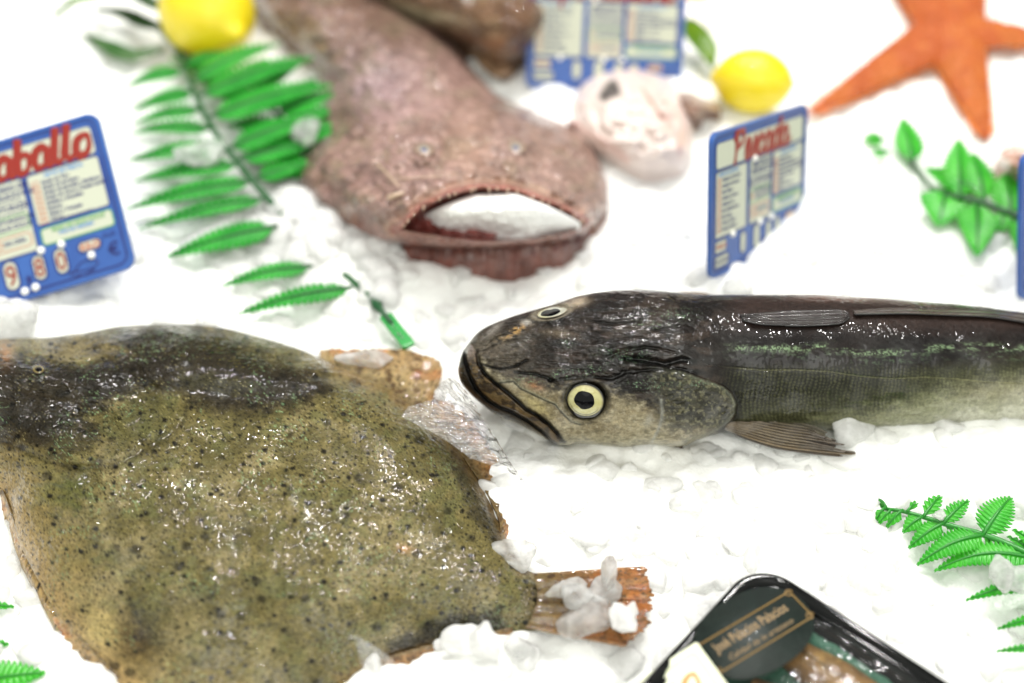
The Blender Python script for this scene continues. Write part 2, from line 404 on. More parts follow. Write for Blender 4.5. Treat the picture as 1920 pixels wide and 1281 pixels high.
# --- lines on the head (photo pixels)
mouth = Z4((100, 470), (112, 540), (135, 620), (185, 720), (260, 795), (330, 835), (410, 868), (520, 930), (600, 990), (660, 1050), (705, 1082))
lipline = Z4((150, 430), (185, 480), (200, 560), (245, 630), (330, 700), (430, 780), (500, 845), (580, 890), (650, 945), (710, 1010), (745, 1060))
maxil = Z4((330, 680), (420, 670), (470, 720), (560, 762), (640, 800), (690, 820), (730, 870), (790, 930), (850, 950))
def groove(pts, w, d, taper=True):
    global h
    D, t = ldist(U, pts); tp = sstep(0, .12, t) * sstep(1, .85, t) if taper else 1
    h = h - d * np.exp(-(D / w) ** 2) * tp * front
def ridge(pts, w, d): groove(pts, w, -d)
jawpoly = Z4((60, 420), (100, 470), (112, 540), (135, 620), (185, 720), (260, 795), (410, 868), (520, 930), (600, 990), (705, 1082), (720, 1150), (480, 1150), (0, 900), (0, 420))
jm = sstep(-1.5, 1.5, psd(U, jawpoly)) * front
groove(mouth, 3.2, .0034, False); groove(lipline, 3.4, .0030); groove(maxil, 1.5, .0007)
lipband = psd(U, mouth + lipline[::-1])
h += sstep(0, 6, lipband) * .0012 * front
h += jm * .0006
# grooves and ridges on top of the skull, running back along it
for pts, w, d in [
    (Z4((200, 490), (300, 440), (430, 400), (520, 395)), 2.2, .0012), (Z4((215, 560), (330, 590), (430, 575), (500, 535), (560, 540)), 2.4, .0014),
    (Z4((210, 410), (290, 330), (360, 300), (470, 290)), 2.0, .0009), (Z4((230, 460), (300, 390), (400, 350), (480, 330)), 1.8, .0009),
    (Z4((430, 610), (560, 622), (650, 650), (730, 700)), 3.0, .0016), (Z4((480, 268), (530, 270), (545, 300), (500, 320)), 1.6, .0008),
    (Z4((680, 660), (900, 640), (1050, 650), (1150, 610), (1320, 595), (1450, 590), (1600, 610)), 4.5, .0018),
    (Z4((1100, 520), (1250, 530), (1400, 560), (1500, 530), (1580, 545)), 6.0, .0030),
    (Z4((1000, 520), (1150, 470), (1280, 450), (1400, 470), (1500, 500)), 3.0, .0014),
    (Z4((900, 430), (1050, 410), (1200, 390), (1280, 380)), 2.5, .0010), (Z4((1300, 350), (1450, 320), (1530, 300), (1600, 330)), 2.5, .0010),
    (Z4((880, 280), (1050, 300), (1230, 290), (1260, 250)), 2.5, .0010), (Z4((960, 230), (1100, 215), (1250, 215)), 2.0, .0007),
    (Z4((700, 230), (800, 200), (950, 150), (1100, 120)), 2.5, .0009), (Z4((1320, 130), (1400, 150), (1480, 165), (1400, 110)), 2.2, .0009),
    (Z4((1180, 330), (1230, 300), (1250, 260)), 2, .0008), (Z4((600, 460), (760, 480), (900, 520), (1000, 560)), 3, .0008),
    (Z4((1060, 690), (1150, 640), (1300, 620)), 2.2, .0008),
]: groove(pts, w, d)
for pts, w, d in [(Z4((240, 530), (330, 500), (440, 480), (540, 490)), 5.5, .0016), (Z4((240, 400), (340, 360), (440, 340)), 4, .001),
                  (Z4((1080, 560), (1250, 575), (1420, 590)), 4, .0012), (Z4((1000, 480), (1200, 430), (1400, 440)), 4, .001)]: ridge(pts, w, d)
# wrinkled skull skin, stretched along the fish
headm = sstep(1330, 1180, PX) * sstep(745, 690, PY - (PX - 960) * .06) * front
rn = 1 - np.abs(fbm((PX + PY * .35) / 34, (PY - PX * .10) / 10.5, 5, 4) * 2 - 1)
h += headm * (rn - .8) * .0019 + headm * (fbm(PX / 8, PY / 5, 8, 3) - .5) * .0009
# nostril, eye socket
h -= .0022 * blob(U, Z4((655, 665))[0], 4.2, 3.2) * front
eyeC = Z4((888, 795))[0]
eb = blob(U, eyeC, 30, 27, 10); rd = np.hypot((PX - eyeC[0]) / 39, (PY - eyeC[1]) / 34)
h += .0016 * np.exp(-((rd - 1.25) / .25) ** 2) * front - .0030 * sstep(1.12, .85, rd) * front
far = Z4((668, 222))[0]
rd2 = np.hypot(((PX - far[0]) * .975 + (PY - far[1]) * -.22) / 32, ((PX - far[0]) * .22 + (PY - far[1]) * .975) / 12)
h += .0018 * np.exp(-((rd2 - 1.2) / .3) ** 2) * front - .002 * sstep(1.1, .8, rd2) * front
# gill cover
gill = Z4((1300, 560), (1500, 590), (1640, 650), (1700, 668), (1780, 700), (1830, 745), (1862, 810), (1855, 880), (1820, 930), (1750, 985), (1650, 1030), (1560, 1055), (1480, 1110), (900, 1180), (800, 700))
gd = psd(U, gill)
h += (sstep(-1.0, 5, gd) * .0030 + .0016 * np.exp(-((gd - 14) / 10) ** 2)) * sstep(1120, 1300, PX) * front
groove(Z4((1370, 790), (1378, 860), (1372, 920), (1350, 990), (1310, 1060)), 1.8, .0009); ridge(Z4((1360, 790), (1368, 860), (1362, 920), (1340, 990), (1300, 1060)), 3, .0005)
groove(Z4((1740, 1000), (1640, 1020), (1540, 1055), (1450, 1080)), 2.0, .001)
groove(Z4((820, 920), (900, 950), (1000, 965)), 1.4, .0004)
h += (fbm(PX / 22, PY / 16, 31, 4) - .5) * .0016 * front * sstep(1420, 1300, PX)
# body: folded back fin groove, lateral line, ribs of flesh, scales
groove(Z5((150, 230), (350, 290), (600, 300), (780, 285), (840, 240)), 3, .0016)
latline = Z5((-60, 545), (100, 560), (300, 578), (500, 575), (700, 585), (900, 615), (1100, 630), (1300, 620), (1500, 630), (1700, 650), (1950, 660), (2600, 700))
groove(latline, 1.8, .0005, False)
bodym = sstep(1340, 1420, PX) * front
wv = 9 * fbm(PX / 26, PY / 14, 61, 3); sc = np.abs(np.sin(math.pi * (PX + wv + 5 * np.sin(PY / 23)) / 7.6)) ** .6 * .75 + np.abs(np.sin(math.pi * (PY + 1.5 * np.sin(PX / 4) + wv) / 6.2)) * .25; sc = .65 + (sc - .65) * (.35 + 1.1 * fbm(PX / 18, PY / 18, 62, 2))
flank = sstep(660, 700, PY) * bodym
h += flank * (sc - .6) * .00022 + bodym * (fbm(PX / 90, PY / 40, 71, 2) - .5) * .0022
BG2 = BG + h
DEP = dep[:, None] - BG2
P = atd(PX, PY, DEP)
# --- pigment, with shade painted into furrows and the eye socket
C = Paint(PX.shape, (54, 46, 42))
n1 = fbm(PX / 30, PY / 14, 101, 5); n2 = fbm(PX / 7, PY / 5, 102, 4); n3 = fbm(PX / 2.6, PY / 2.6, 103, 3); n4 = fbm(PX / 70, PY / 26, 104, 4)
C.mix(sstep(.45, .62, n1) * .6, (86, 72, 62)); C.mix(sstep(.52, .7, n4) * .5, (40, 36, 34))
# snout brighter grey brown
sn = sstep(1060, 930, PX) * sstep(590, 640, PY + (PX - 960) * .1) * sstep(735, 690, PY - (PX - 900) * .15)
C.mix(sn * (.25 + .6 * n2), (120, 112, 98))
C.mix(blob(U, Z4((430, 345))[0], 26, 7, -30) * .75 * sstep(.3, .6, n2), (190, 150, 88)); C.mix(blob(U, Z4((505, 290))[0], 11, 6, 0) * .8, (168, 165, 158))
C.mix(blob(U, Z4((830, 160))[0], 22, 9, -12) * .8, (176, 160, 136)); C.mix(blob(U, Z4((300, 330))[0], 26, 7, -40) * .6, (150, 144, 136))
C.mix(blob(U, Z4((700, 360))[0], 30, 8, 5) * .5, (128, 116, 96))
# cheek: warm beige below the dark crown
bl = np.interp(PX, [860, 900, 938, 1000, 1040, 1075, 1100, 1130, 1160, 1200, 1240, 1280, 1320, 1390], [640, 668, 706, 720, 728, 722, 710, 722, 738, 752, 768, 790, 812, 830])
ck = sstep(-14, 24, PY - bl + (n2 - .5) * 26) * sstep(1400, 1330, PX)
C.mix(ck, (152, 142, 114)); C.mix(ck * sstep(.42, .66, n1) * .55, (112, 98, 70)); C.mix(ck * sstep(.5, .7, n2) * .35, (180, 174, 150))
C.mix(ck * sstep(800, 836, PY) * .65, (172, 166, 140))
C.mix(ck * blob(U, Z4((470, 640))[0], 34, 14, 25) * .5, (100, 98, 74)); C.mix(blob(U, Z4((560, 700))[0], 18, 8, 20) * .5 * n2 * 2, (150, 92, 52))
C.mix(blob(U, Z4((570, 830))[0], 30, 11, 40) * .75, (190, 176, 124))
C.mix(ck * sstep(.56, .7, fbm(PX / 12, PY / 4, 119, 3)) * .5, (96, 88, 66))
# gill cover mottling
gm = sstep(0, 6, gd) * sstep(1215, 1270, PX - (PY - 790) * .2)
C.mix(gm * sstep(815, 790, PY) * .8, (84, 82, 62)); C.mix(gm * sstep(.45, .62, fbm(PX / 14, PY / 9, 110, 4)) * .7, (52, 52, 42))
C.mix(gm * sstep(.55, .7, fbm(PX / 5, PY / 5, 111, 3)) * .6, (126, 122, 92)); C.mix(gm * np.exp(-(np.minimum(gd, 40) / 7) ** 2) * .6, (128, 134, 118))
C.mix(gm * sstep(790, 832, PY) * .55, (152, 142, 118))
C.mix(np.exp(-(ldist(U, Z4((1370, 790), (1378, 860), (1372, 920), (1350, 990), (1310, 1060)))[0] / 3) ** 2) * .6, (150, 152, 146))
C.mix(blob(U, Z4((1290, 920))[0], 7, 14, 20) * .5, (150, 152, 146))
# jaws
C.mix(jm, (70, 60, 44)); C.mix(jm * sstep(.5, .62, fbm(PX / 14, PY / 8, 120, 4)) * .8, (34, 30, 28)); C.mix(jm * sstep(950, 1040, PX) * .5, (126, 108, 70))
lb = sstep(-1, 2, lipband) * front
C.mix(lb, (112, 92, 60)); C.mix(lb * sstep(.5, .6, fbm(PX / 9, PY / 6, 121, 3)) * .8, (64, 50, 36)); C.mix(lb * sstep(905, 880, PX) * sstep(690, 650, PY) * .8, (140, 132, 130))
Dm, tm = ldist(U, lipline)
C.mix(np.exp(-(Dm / 4.5) ** 2) * sstep(.0, .2, tm) * .93, (14, 12, 11)); Dm, tm = ldist(U, mouth); C.mix(np.exp(-(Dm / 3.4) ** 2) * .93, (12, 10, 10))
Dx, tx = ldist(U, maxil); C.mix(np.exp(-(Dx / 1.6) ** 2) * .7, (58, 62, 56)); Dx, _ = ldist(U, [(x, y - 3) for x, y in maxil]); C.mix(np.exp(-(Dx / 1.6) ** 2) * .35, (150, 156, 140))
C.mix(sstep(1.45, 1.05, rd) * front * .55, (64, 54, 34)); C.mix(sstep(1.35, 1.0, rd) * sstep(-8, 8, eyeC[1] - PY) * front * .75, (24, 20, 18))  # socket occlusion round the eye, painted in as a dark ring
C.mix(blob(U, Z4((655, 665))[0], 5, 4) * .95, (8, 8, 8))
C.mix(sstep(1.5, 1.1, rd2) * front * .6, (150, 140, 120))
# furrows darkened with painted shade, and green shimmer threads
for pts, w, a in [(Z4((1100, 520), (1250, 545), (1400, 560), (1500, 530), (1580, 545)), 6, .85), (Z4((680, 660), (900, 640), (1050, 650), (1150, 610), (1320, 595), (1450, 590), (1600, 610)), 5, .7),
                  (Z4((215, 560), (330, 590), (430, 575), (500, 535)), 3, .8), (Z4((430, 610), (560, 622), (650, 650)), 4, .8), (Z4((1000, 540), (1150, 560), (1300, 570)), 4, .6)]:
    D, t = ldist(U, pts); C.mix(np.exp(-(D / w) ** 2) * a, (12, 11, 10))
thr = np.abs(fbm(PX / 13, PY / 6, 130, 3) - .5); area_ = 0
for c, rx, ry in [((1070, 500), 60, 30), ((1200, 500), 60, 28), ((1300, 310), 50, 18), ((1450, 240), 90, 26), ((1280, 690), 80, 28), ((1600, 690), 60, 20), ((760, 430), 26, 14), ((740, 620), 50, 24), ((900, 600), 60, 20), ((520, 650), 50, 22)]:
    area_ = area_ + blob(U, Z4(c)[0], rx / 3.43 * 1.6, ry / 3.43 * 1.6)
C.mix(sstep(.035, .0, thr) * np.clip(area_ * 1.5, 0, 1) * sstep(.35, .6, n3) * .75, (122, 152, 112)); C.mix(np.clip(area_, 0, 1) * sstep(.5, .75, n3) * .3, (104, 140, 122))
# body
bm = sstep(1335, 1400, PX) * sstep(3, -3, gd)
C.mix(bm, (44, 37, 36)); C.mix(bm * sstep(.45, .65, n4) * .4, (62, 48, 42))
C.mix(bm * sstep(640, 600, PY) * .45, (96, 76, 68)); C.mix(bm * sstep(572, 556, PY) * sstep(1430, 1560, PX) * .6, (126, 84, 66))  # far top painted lighter, for the sheen along the back
C.mix(bm * sstep(675, 700, PY) * .85, (56, 58, 44))
C.mix(bm * sstep(675, 700, PY) * sstep(.62, 1.0, sc) * .40, (112, 112, 76))
ll = np.interp(PX, [1340, 1400, 1500, 1600, 1680, 1750, 1820, 1920, 2160], [850, 808, 795, 782, 760, 738, 722, 708, 690])
lm = bm * sstep(-22, 26, PY - ll + (n1 - .5) * 44 + (sc - .6) * 10)
C.mix(lm, (146, 146, 118)); C.mix(lm * sstep(10, 60, PY - ll) * .9, (214, 213, 196)); C.mix(lm * sstep(.5, .68, n1) * .4, (104, 108, 66))
C.mix(bm * sstep(-70, -20, PY - ll) * .35, (96, 98, 62))
C.mix(bm * sstep(1740, 1840, PX) * blob(U, (1880, 735), 120, 22) * .3, (150, 140, 118))
gs = np.interp(PX, [1380, 1500, 1560, 1620, 1700, 1760, 1850, 1920, 2160], [652, 654, 650, 663, 662, 651, 650, 654, 660])
gmask = np.exp(-((PY - gs) / 7.5) ** 2) * bm * sstep(.36, .58, fbm(PX / 24, PY / 7, 140, 3))
C.mix(gmask * (.2 + .6 * sstep(.46, .60, n3)), (122, 146, 110))
C.mix(np.exp(-((PY - gs - 14) / 10) ** 2) * bm * sstep(.55, .7, n2) * .3, (110, 140, 104))
Dl, _ = ldist(U, latline); C.mix(np.exp(-(Dl / 1.2) ** 2) * bm * .34, (150, 148, 104)); C.mix(np.exp(-((Dl) / 5) ** 2) * bm * sstep(PY * 0 - 1, 6, -(PY - 690)) * .3, (20, 20, 16))
C.mix(bm * sstep(12, 0, np.abs(-gd)) * sstep(690, 720, PY) * .7, (24, 24, 18))
C.mul(.82 + .36 * n3); C.c = deepen(C.c, .16, .62, .20, 1.15)
back = 1 - front; C.mix(back * sstep(math.pi, math.pi * 1.3, ph)[None], (120, 116, 100)) if False else None
hk = thing('hake', at(1350, 800, 0), 'dark round-bodied hake with a big yellow eye lying on the ice', 'fish')
M_HAKE = skin('hake_skin', .38, .8, .035, fine=1500, fine_d=.00016, mid=420, mid_d=.00034, var=.30, spec=.10, tone=.74, cs=420, cd=.00042, cf=.0003, gl=60)
body = mesh('body', P, gridF(len(xs), nph, True), M_HAKE, hk, col=C.c)
fP = P[:, :320].reshape(-1, 3); fU = U[:, :320].reshape(-1, 2)
def surf_depth(px, py):
    d = (fU[:, 0] - px) ** 2 + (fU[:, 1] - py) ** 2; return float(depth_of(fP[np.argmin(d)]))
M_EYE = NT('eye_wet'); a_ = M_EYE.n('ShaderNodeAttribute'); a_.attribute_name = 'col'; p_ = pb(M_EYE, rough=.12); M_EYE.l(a_.outputs[0], p_.inputs[0])
p_.inputs['Coat Weight'].default_value = .8; p_.inputs['Coat Roughness'].default_value = .03; M_EYE.l(p_.outputs[0], M_EYE.out.inputs[0]); M_EYE = M_EYE.m
def eye(parent, c, rx, ry, tilt, dome, off, colf, pup, M=M_EYE, lift=.0006):
    n, m = 46, 90; r = np.linspace(0, 1, n)[:, None] * np.ones((1, m)); a = np.linspace(0, 2 * math.pi, m, endpoint=False)[None] * np.ones((n, 1))
    ta = math.radians(tilt); u = r * np.cos(a) * rx; v = r * np.sin(a) * ry
    px = c[0] + u * math.cos(ta) - v * math.sin(ta); py = c[1] + u * math.sin(ta) + v * math.cos(ta)
    d0 = surf_depth(*c) if not isinstance(off, tuple) else off[0]; o_ = off if not isinstance(off, tuple) else off[1]
    # the disc follows the tilt of the head below it
    hh = dome * (1 - r ** 2) ** .8
    if not isinstance(off, tuple):
        gx_ = (surf_depth(c[0] + rx * 1.5, c[1]) - surf_depth(c[0] - rx * 1.5, c[1])) / (3 * rx); gy_ = (surf_depth(c[0], c[1] + ry * 1.5) - surf_depth(c[0], c[1] - ry * 1.5)) / (3 * ry)
    else: gx_, gy_ = off[2], off[3]
    D = d0 - o_ - hh + gx_ * (px - c[0]) + gy_ * (py - c[1])
    V = atd(px, py, D); e = mesh('eye', V, gridF(n, m, True), M, parent, col=colf(r, a))
    # pupil: a low dark lens on the eye
    n2_, m2 = 16, 60; r2 = np.linspace(0, 1, n2_)[:, None] * np.ones((1, m2)); a2 = np.linspace(0, 2 * math.pi, m2, endpoint=False)[None] * np.ones((n2_, 1))
    u2 = pup[0] + r2 * np.cos(a2) * pup[2]; v2 = pup[1] + r2 * np.sin(a2) * pup[3]
    px2 = c[0] + u2 * math.cos(ta) - v2 * math.sin(ta); py2 = c[1] + u2 * math.sin(ta) + v2 * math.cos(ta)
    rr = np.hypot(u2 / rx, v2 / ry); D2 = d0 - o_ - dome * (1 - np.minimum(rr, 1) ** 2) ** .8 + gx_ * (px2 - c[0]) + gy_ * (py2 - c[1]) - lift * (1 - r2 ** 2) - .00012
    wob = 1 + .05 * np.sin(2 * a2 + 1) + .025 * np.sin(5 * a2); px2 = c[0] + (px2 - c[0]) * wob; py2 = c[1] + (py2 - c[1]) * wob
    mesh('pupil', atd(px2, py2, D2), gridF(n2_, m2, True), M_PUP, e)
    return e
M_PUP = simple('pupil_black', (5, 6, 10), .12, Specular_IOR_Level=.15)
def hakeeye(r, a):
    C = Paint(r.shape, (182, 178, 122)); n = fbm(np.cos(a) * r * 9 + 20, np.sin(a) * r * 9 + 20, 5, 3); n2 = fbm(a * 9, r * 30, 7, 2)
    C.mix(sstep(-.2, .5, np.sin(a) * r) * .5, (184, 182, 146)); C.mix(sstep(.5, .62, n) * .5, (158, 148, 88)); C.mix(sstep(.55, .7, n2) * .25, (160, 150, 100))
    C.mix(sstep(.78, .84, r + (n - .5) * .05) * .75, (128, 118, 76)); C.mix(sstep(.84, .90, r + .06 * sstep(0, 1, np.sin(a))), (18, 18, 15))
    C.mix(sstep(.70, .74, r) * sstep(.80, .76, r) * sstep(.2, .7, np.sin(a)) * .7, (60, 56, 36)); return C.c  # lower dark crescent: shade of the socket painted on the eye
eye(hk, (1097.5, 752), 38.5, 34, 12, .0030, .0020, hakeeye, (-2, -1, 18.5, 17.5))
def fareye(r, a):
    C = Paint(r.shape, (176, 176, 160)); C.mix(sstep(.85, .98, r), (150, 140, 120)); C.mix(sstep(-.1, -.6, np.cos(a) * r) * .3, (190, 190, 120)); return C.c
eye(hk, (1036, 585), 29, 9.5, -12, .0016, .0010, fareye, (-4, .3, 18, 6.6))

# fins
def ribbon(Lp, Rp, nT, nS, zf, sag=None):
    t = np.linspace(0, 1, nT); L = pcurve(Lp, t); R = pcurve(Rp, t); s = np.linspace(0, 1, nS)
    U = L[:, None] * (1 - s)[None, :, None] + R[:, None] * s[None, :, None]
    if sag is not None: U[..., 1] += sag(t)[:, None] * (4 * s * (1 - s))[None]
    Tm, Sm = np.meshgrid(t, s, indexing='ij'); z = zf(Tm, Sm, U); return U, at(U[..., 0], U[..., 1], z), Tm, Sm
def sheet(name, P, mat, parent, col, thick=.0006, **kw):
    o = mesh(name, P, gridF(P.shape[0], P.shape[1]), mat, parent, col=col, **kw)
    m = o.modifiers.new('thickness', 'SOLIDIFY'); m.thickness = thick; m.offset = -1; return o
M_FIN = skin('hake_fin', .3, .8, .06, fine=1200, fine_d=.0002, mid=350, mid_d=.0004, var=.25)
ZP = lambda *p: [(1340 + x / 6.4, 760 + y / 6.4) for x, y in p]
rag = [0, 3, 1, 5, 2, -4, 0, 7, 3, 8, 1, -2, 9, 14, 4]
def finz(T, Sm, U): return .0205 - .005 * T - .004 * (Sm - .3) ** 2 * 4 + .0007 * np.sin(Sm * 62 + T * 2) * sstep(0, .3, T)
Uf, Pf, T, Sm = ribbon(ZP((215, 150), (500, 140), (850, 190), (1150, 245), (1330, 330)), ZP((105, 290), (330, 380), (760, 515), (1180, 575), (1560, 615)), 160, 130, finz)
jag = np.interp(np.linspace(0, 1, 130), np.linspace(0, 1, 24), rng.uniform(-26, 22, 24) * np.linspace(.5, 1.1, 24)) + np.interp(np.linspace(0, 1, 130), [0, .5, .72, .86, .93, 1], [0, 12, -6, 10, -2, -6])
Uf[..., 0] += sstep(.6, 1, T) * jag[None]; Pf = at(Uf[..., 0], Uf[..., 1], finz(T, Sm, Uf))
C = Paint(T.shape, (104, 88, 68)); rays = np.sin(Sm * 62 + T * 2); C.mix(sstep(.1, .9, rays) * .6, (150, 134, 104)); C.mix(sstep(.5, .9, T) * .7, (56, 46, 42)); C.mix(sstep(.78, .95, Sm) * sstep(.15, .4, T) * .6, (170, 146, 108))
C.mix(sstep(.96, 1, Sm) * .8, (30, 26, 22)); C.mix(sstep(-.2, -.95, rays) * .5, (38, 32, 28)); C.mix(sstep(.25, 0, Sm) * .5, (140, 134, 108))
sheet('pectoral_fin', Pf, M_FIN, hk, C.c)
# folded first back fin, low ridge of the second, tip of the far fin
def relief_fin(name, Lp, Rp, off, colA, colB, nr, edge, nT=120, nS=41, rag_=0):
    t = np.linspace(0, 1, nT); L = pcurve(Lp, t); R = pcurve(Rp, t); s = np.linspace(0, 1, nS)
    U = L[:, None] * (1 - s)[None, :, None] + R[:, None] * s[None, :, None]; Tm, Sm = np.meshgrid(t, s, indexing='ij')
    tree = np.array([[surf_depth(*U[i, j]) for j in (0, nS // 2, nS - 1)] for i in range(0, nT, 8)])
    dI = np.array([np.interp(np.arange(nT), np.arange(0, nT, 8), tree[:, k]) for k in range(3)]).T
    D = np.stack([np.interp(s, [0, .5, 1], dI[i]) for i in range(nT)]) - off(Tm, Sm) - .00035 * np.sin(Sm * nr + Tm * 3)
    C = Paint(Tm.shape, colA); C.mix(sstep(.2, .9, np.sin(Sm * nr + Tm * 3)) * .6, colB); C.mix(sstep(.86, 1, Sm) * .9, edge)
    return sheet(name, atd(U[..., 0], U[..., 1], D), M_FIN, hk, C.c, .0008)
relief_fin('dorsal_fin', Z5((160, 238), (350, 215), (550, 205), (760, 200), (830, 225)), Z5((170, 262), (330, 292), (560, 300), (770, 290), (838, 250)),
           lambda T, Sv: .0008 + .0030 * Sv * np.sin(np.clip(T, 0, 1) * math.pi) ** .6, (50, 42, 40), (34, 29, 28), 26, (16, 14, 14))
relief_fin('dorsal_fin', Z5((860, 205), (1150, 190), (1400, 195), (1700, 205), (1960, 240), (2500, 330)), Z5((870, 225), (1150, 222), (1400, 232), (1700, 246), (1960, 284), (2500, 380)),
           lambda T, Sv: .0008 + .0026 * Sv, (66, 52, 46), (38, 31, 29), 14, (14, 12, 12))
def ff(T, Sm, U): return .030 + 0 * T
c_far = [(1262, 549), (1290, 547), (1315, 548), (1345, 557)]; c_far2 = [(1266, 562), (1292, 562), (1318, 562), (1346, 563)]
t = np.linspace(0, 1, 30); A = pcurve(c_far, t); B = pcurve(c_far2, t); s = np.linspace(0, 1, 12); Uq = A[:, None] * (1 - s)[None, :, None] + B[:, None] * s[None, :, None]
Cq = Paint(Uq.shape[:2], (142, 116, 92)); Cq.mix(sstep(.5, 1, s)[None] * np.ones((30, 1)) * .7, (60, 46, 40))
sheet('pectoral_fin', atd(Uq[..., 0], Uq[..., 1], np.full(Uq.shape[:2], .700)), M_FIN, hk, Cq.c)
Uq, Pq, T, Sm = ribbon([(1262, 828), (1272, 832), (1280, 836)], [(1262, 838), (1271, 842), (1281, 840)], 12, 8, lambda T, s_, U: .004 + 0 * T)
Cq = Paint(T.shape, (70, 52, 44)); sheet('pelvic_fin', Pq, M_FIN, hk, Cq.c)

# ================================================================ TURBOT (speckled flatfish at the lower left)
def curve_t(pts, n): return pcurve(pts, np.linspace(0, 1, n))
tt_top = [(-170, 800), (-150, 735), (-90, 672), (0, 636), (75, 633), (150, 625), (235, 611), (320, 607), (400, 612), (480, 630), (560, 654), (640, 690), (720, 724), (790, 772), (852, 832), (892, 884), (924, 938), (944, 985), (955, 1035), (985, 1068), (1012, 1078)]
tt_bot = [(-170, 830), (-120, 880), (-50, 905), (6, 925), (35, 1015), (75, 1095), (125, 1185), (190, 1256), (265, 1320), (370, 1356), (470, 1352), (560, 1320), (640, 1275), (700, 1248), (745, 1232), (800, 1222), (850, 1210), (905, 1196), (950, 1192), (990, 1186), (1018, 1178)]
nT, nS = 620, 470
t = np.linspace(0, 1, nT); s = .5 - .5 * np.cos(np.linspace(0, math.pi, nS))
L = pcurve(tt_top, t); R = pcurve(tt_bot, t)
U = L[:, None] * (1 - s)[None, :, None] + R[:, None] * s[None, :, None]
Tm, Sm = np.meshgrid(t, s, indexing='ij')
wt = pchip([0, .1, .3, .5, .7, .85, 1], [.35, .75, 1, 1, .72, .42, .22], t)[:, None]
prof = (np.clip(np.sin(math.pi * Sm ** .8), 0, 1)) ** .86
PX, PY = U[..., 0], U[..., 1]
z = .006 + wt * .030 * prof
# the thicker strip of flesh along the back edge, rolling away at the far side
ridgeL = [(-100, 700), (100, 668), (300, 642), (450, 668), (580, 715), (700, 775), (800, 850), (880, 950)]
Dr, tr_ = ldist(U, ridgeL); z += .010 * np.exp(-(Dr / 75) ** 2) * sstep(1, .8, tr_)
valley = [(120, 800), (250, 745), (380, 738), (500, 752), (590, 742), (660, 735)]
Dv, tv = ldist(U, valley); z -= .0045 * np.exp(-(Dv / 26) ** 2) * sstep(0, .15, tv) * sstep(1, .8, tv)
def g3(pts, w, d):
    global z
    D, q = ldist(U, pts); z = z - d * np.exp(-(D / w) ** 2) * sstep(0, .1, q) * sstep(1, .9, q)
g3([(20, 835), (80, 862), (150, 878), (215, 874), (270, 842), (318, 815), (345, 785), (350, 755)], 8, .0012)      # gill opening
g3([(20, 820), (80, 846), (150, 862), (210, 858), (262, 828), (305, 800), (330, 775)], 16, -.0020)
g3([(0, 700), (60, 735), (130, 745), (190, 730)], 8, .0016); g3([(140, 690), (200, 676), (270, 690)], 9, .0015)
g3([(60, 640), (150, 660), (240, 655)], 9, .0012)
g3([(612, 752), (630, 780), (650, 800)], 7, .0022); g3([(560, 700), (640, 712), (740, 740), (800, 790)], 9, .0024)
g3([(250, 700), (300, 740), (345, 770)], 10, .0014); g3([(200, 775), (230, 812), (240, 850)], 9, .0012)
g3([(870, 850), (905, 910), (930, 970), (936, 1010)], 8, .0022)
z += .0012 * (fbm(PX / 60, PY / 45, 201, 4) - .5) * 2 + .0016 * (fbm(PX / 120, PY / 120, 205, 2) - .5) * 2
z -= .0028 * blob(U, (250, 1200), 42, 40); z += .0012 * blob(U, (72, 692), 26, 18)
wr = 1 - np.abs(fbm((PX * .9 + PY * .4) / 46, (PY * .9 - PX * .4) / 20, 215, 4) * 2 - 1)
z += (wr - .8) * .0016 * sstep(420, 250, PX) * sstep(1000, 860, PY)
z += (fbm(PX / 5.5, PY / 5, 216, 3) - .5) * .00055
edge = np.minimum(Sm, 1 - Sm)
P = at(PX, PY, z)
C = Paint(PX.shape, (130, 119, 72))
n1 = fbm(PX / 70, PY / 50, 221, 4); n2 = fbm(PX / 18, PY / 14, 222, 4); n3 = fbm(PX / 3.2, PY / 3.0, 223, 3); n5 = fbm(PX / 36, PY / 30, 225, 4)
C.mix(sstep(.45, .65, n1) * .5, (160, 146, 106)); C.mix(sstep(.52, .35, n5) * .45, (104, 98, 56)); C.mix(sstep(.55, .7, n2) * .4, (120, 116, 76))
C.mix(sstep(.55, .7, fbm(PX / 40, PY / 30, 230, 3)) * .3, (112, 122, 74))
# darker area across the back of the head
dark = [(-60, 660), (60, 670), (150, 690), (210, 650), (230, 612), (330, 602), (430, 630), (520, 672), (600, 700), (618, 738), (560, 765), (470, 778), (380, 762), (330, 740), (270, 735), (200, 760), (130, 800), (80, 830), (-40, 850), (-160, 800)]
dm = sstep(-22, 22, psd(U, dark) + (n2 - .5) * 40)
C.mix(dm * .88, (66, 56, 42)); C.mix(dm * sstep(.5, .62, n1) * .4, (48, 42, 34)); C.mix(sstep(30, 0, np.abs(psd(U, [(0, 690), (150, 700), (200, 790), (60, 830), (-60, 800)]))) * .2, (40, 34, 28))
C.mix(sstep(-10, 14, psd(U, [(100, 640), (180, 628), (235, 640), (250, 670), (170, 680), (110, 668)]) + (n2 - .5) * 30) * .5, (140, 124, 78))
C.mix(sstep(-12, 12, psd(U, [(20, 780), (120, 770), (190, 800), (180, 850), (120, 860), (40, 830)]) + (n2 - .5) * 40) * .55, (60, 54, 36))
C.mix(sstep(-14, 14, psd(U, [(330, 700), (400, 690), (480, 720), (430, 740), (350, 735)]) + (n2 - .5) * 40) * .35, (110, 110, 74))
Dg, _ = ldist(U, [(20, 838), (80, 865), (150, 881), (215, 877), (270, 846), (318, 819), (345, 789), (350, 755)]); C.mix(np.exp(-(Dg / 6) ** 2) * .35, (56, 50, 24))
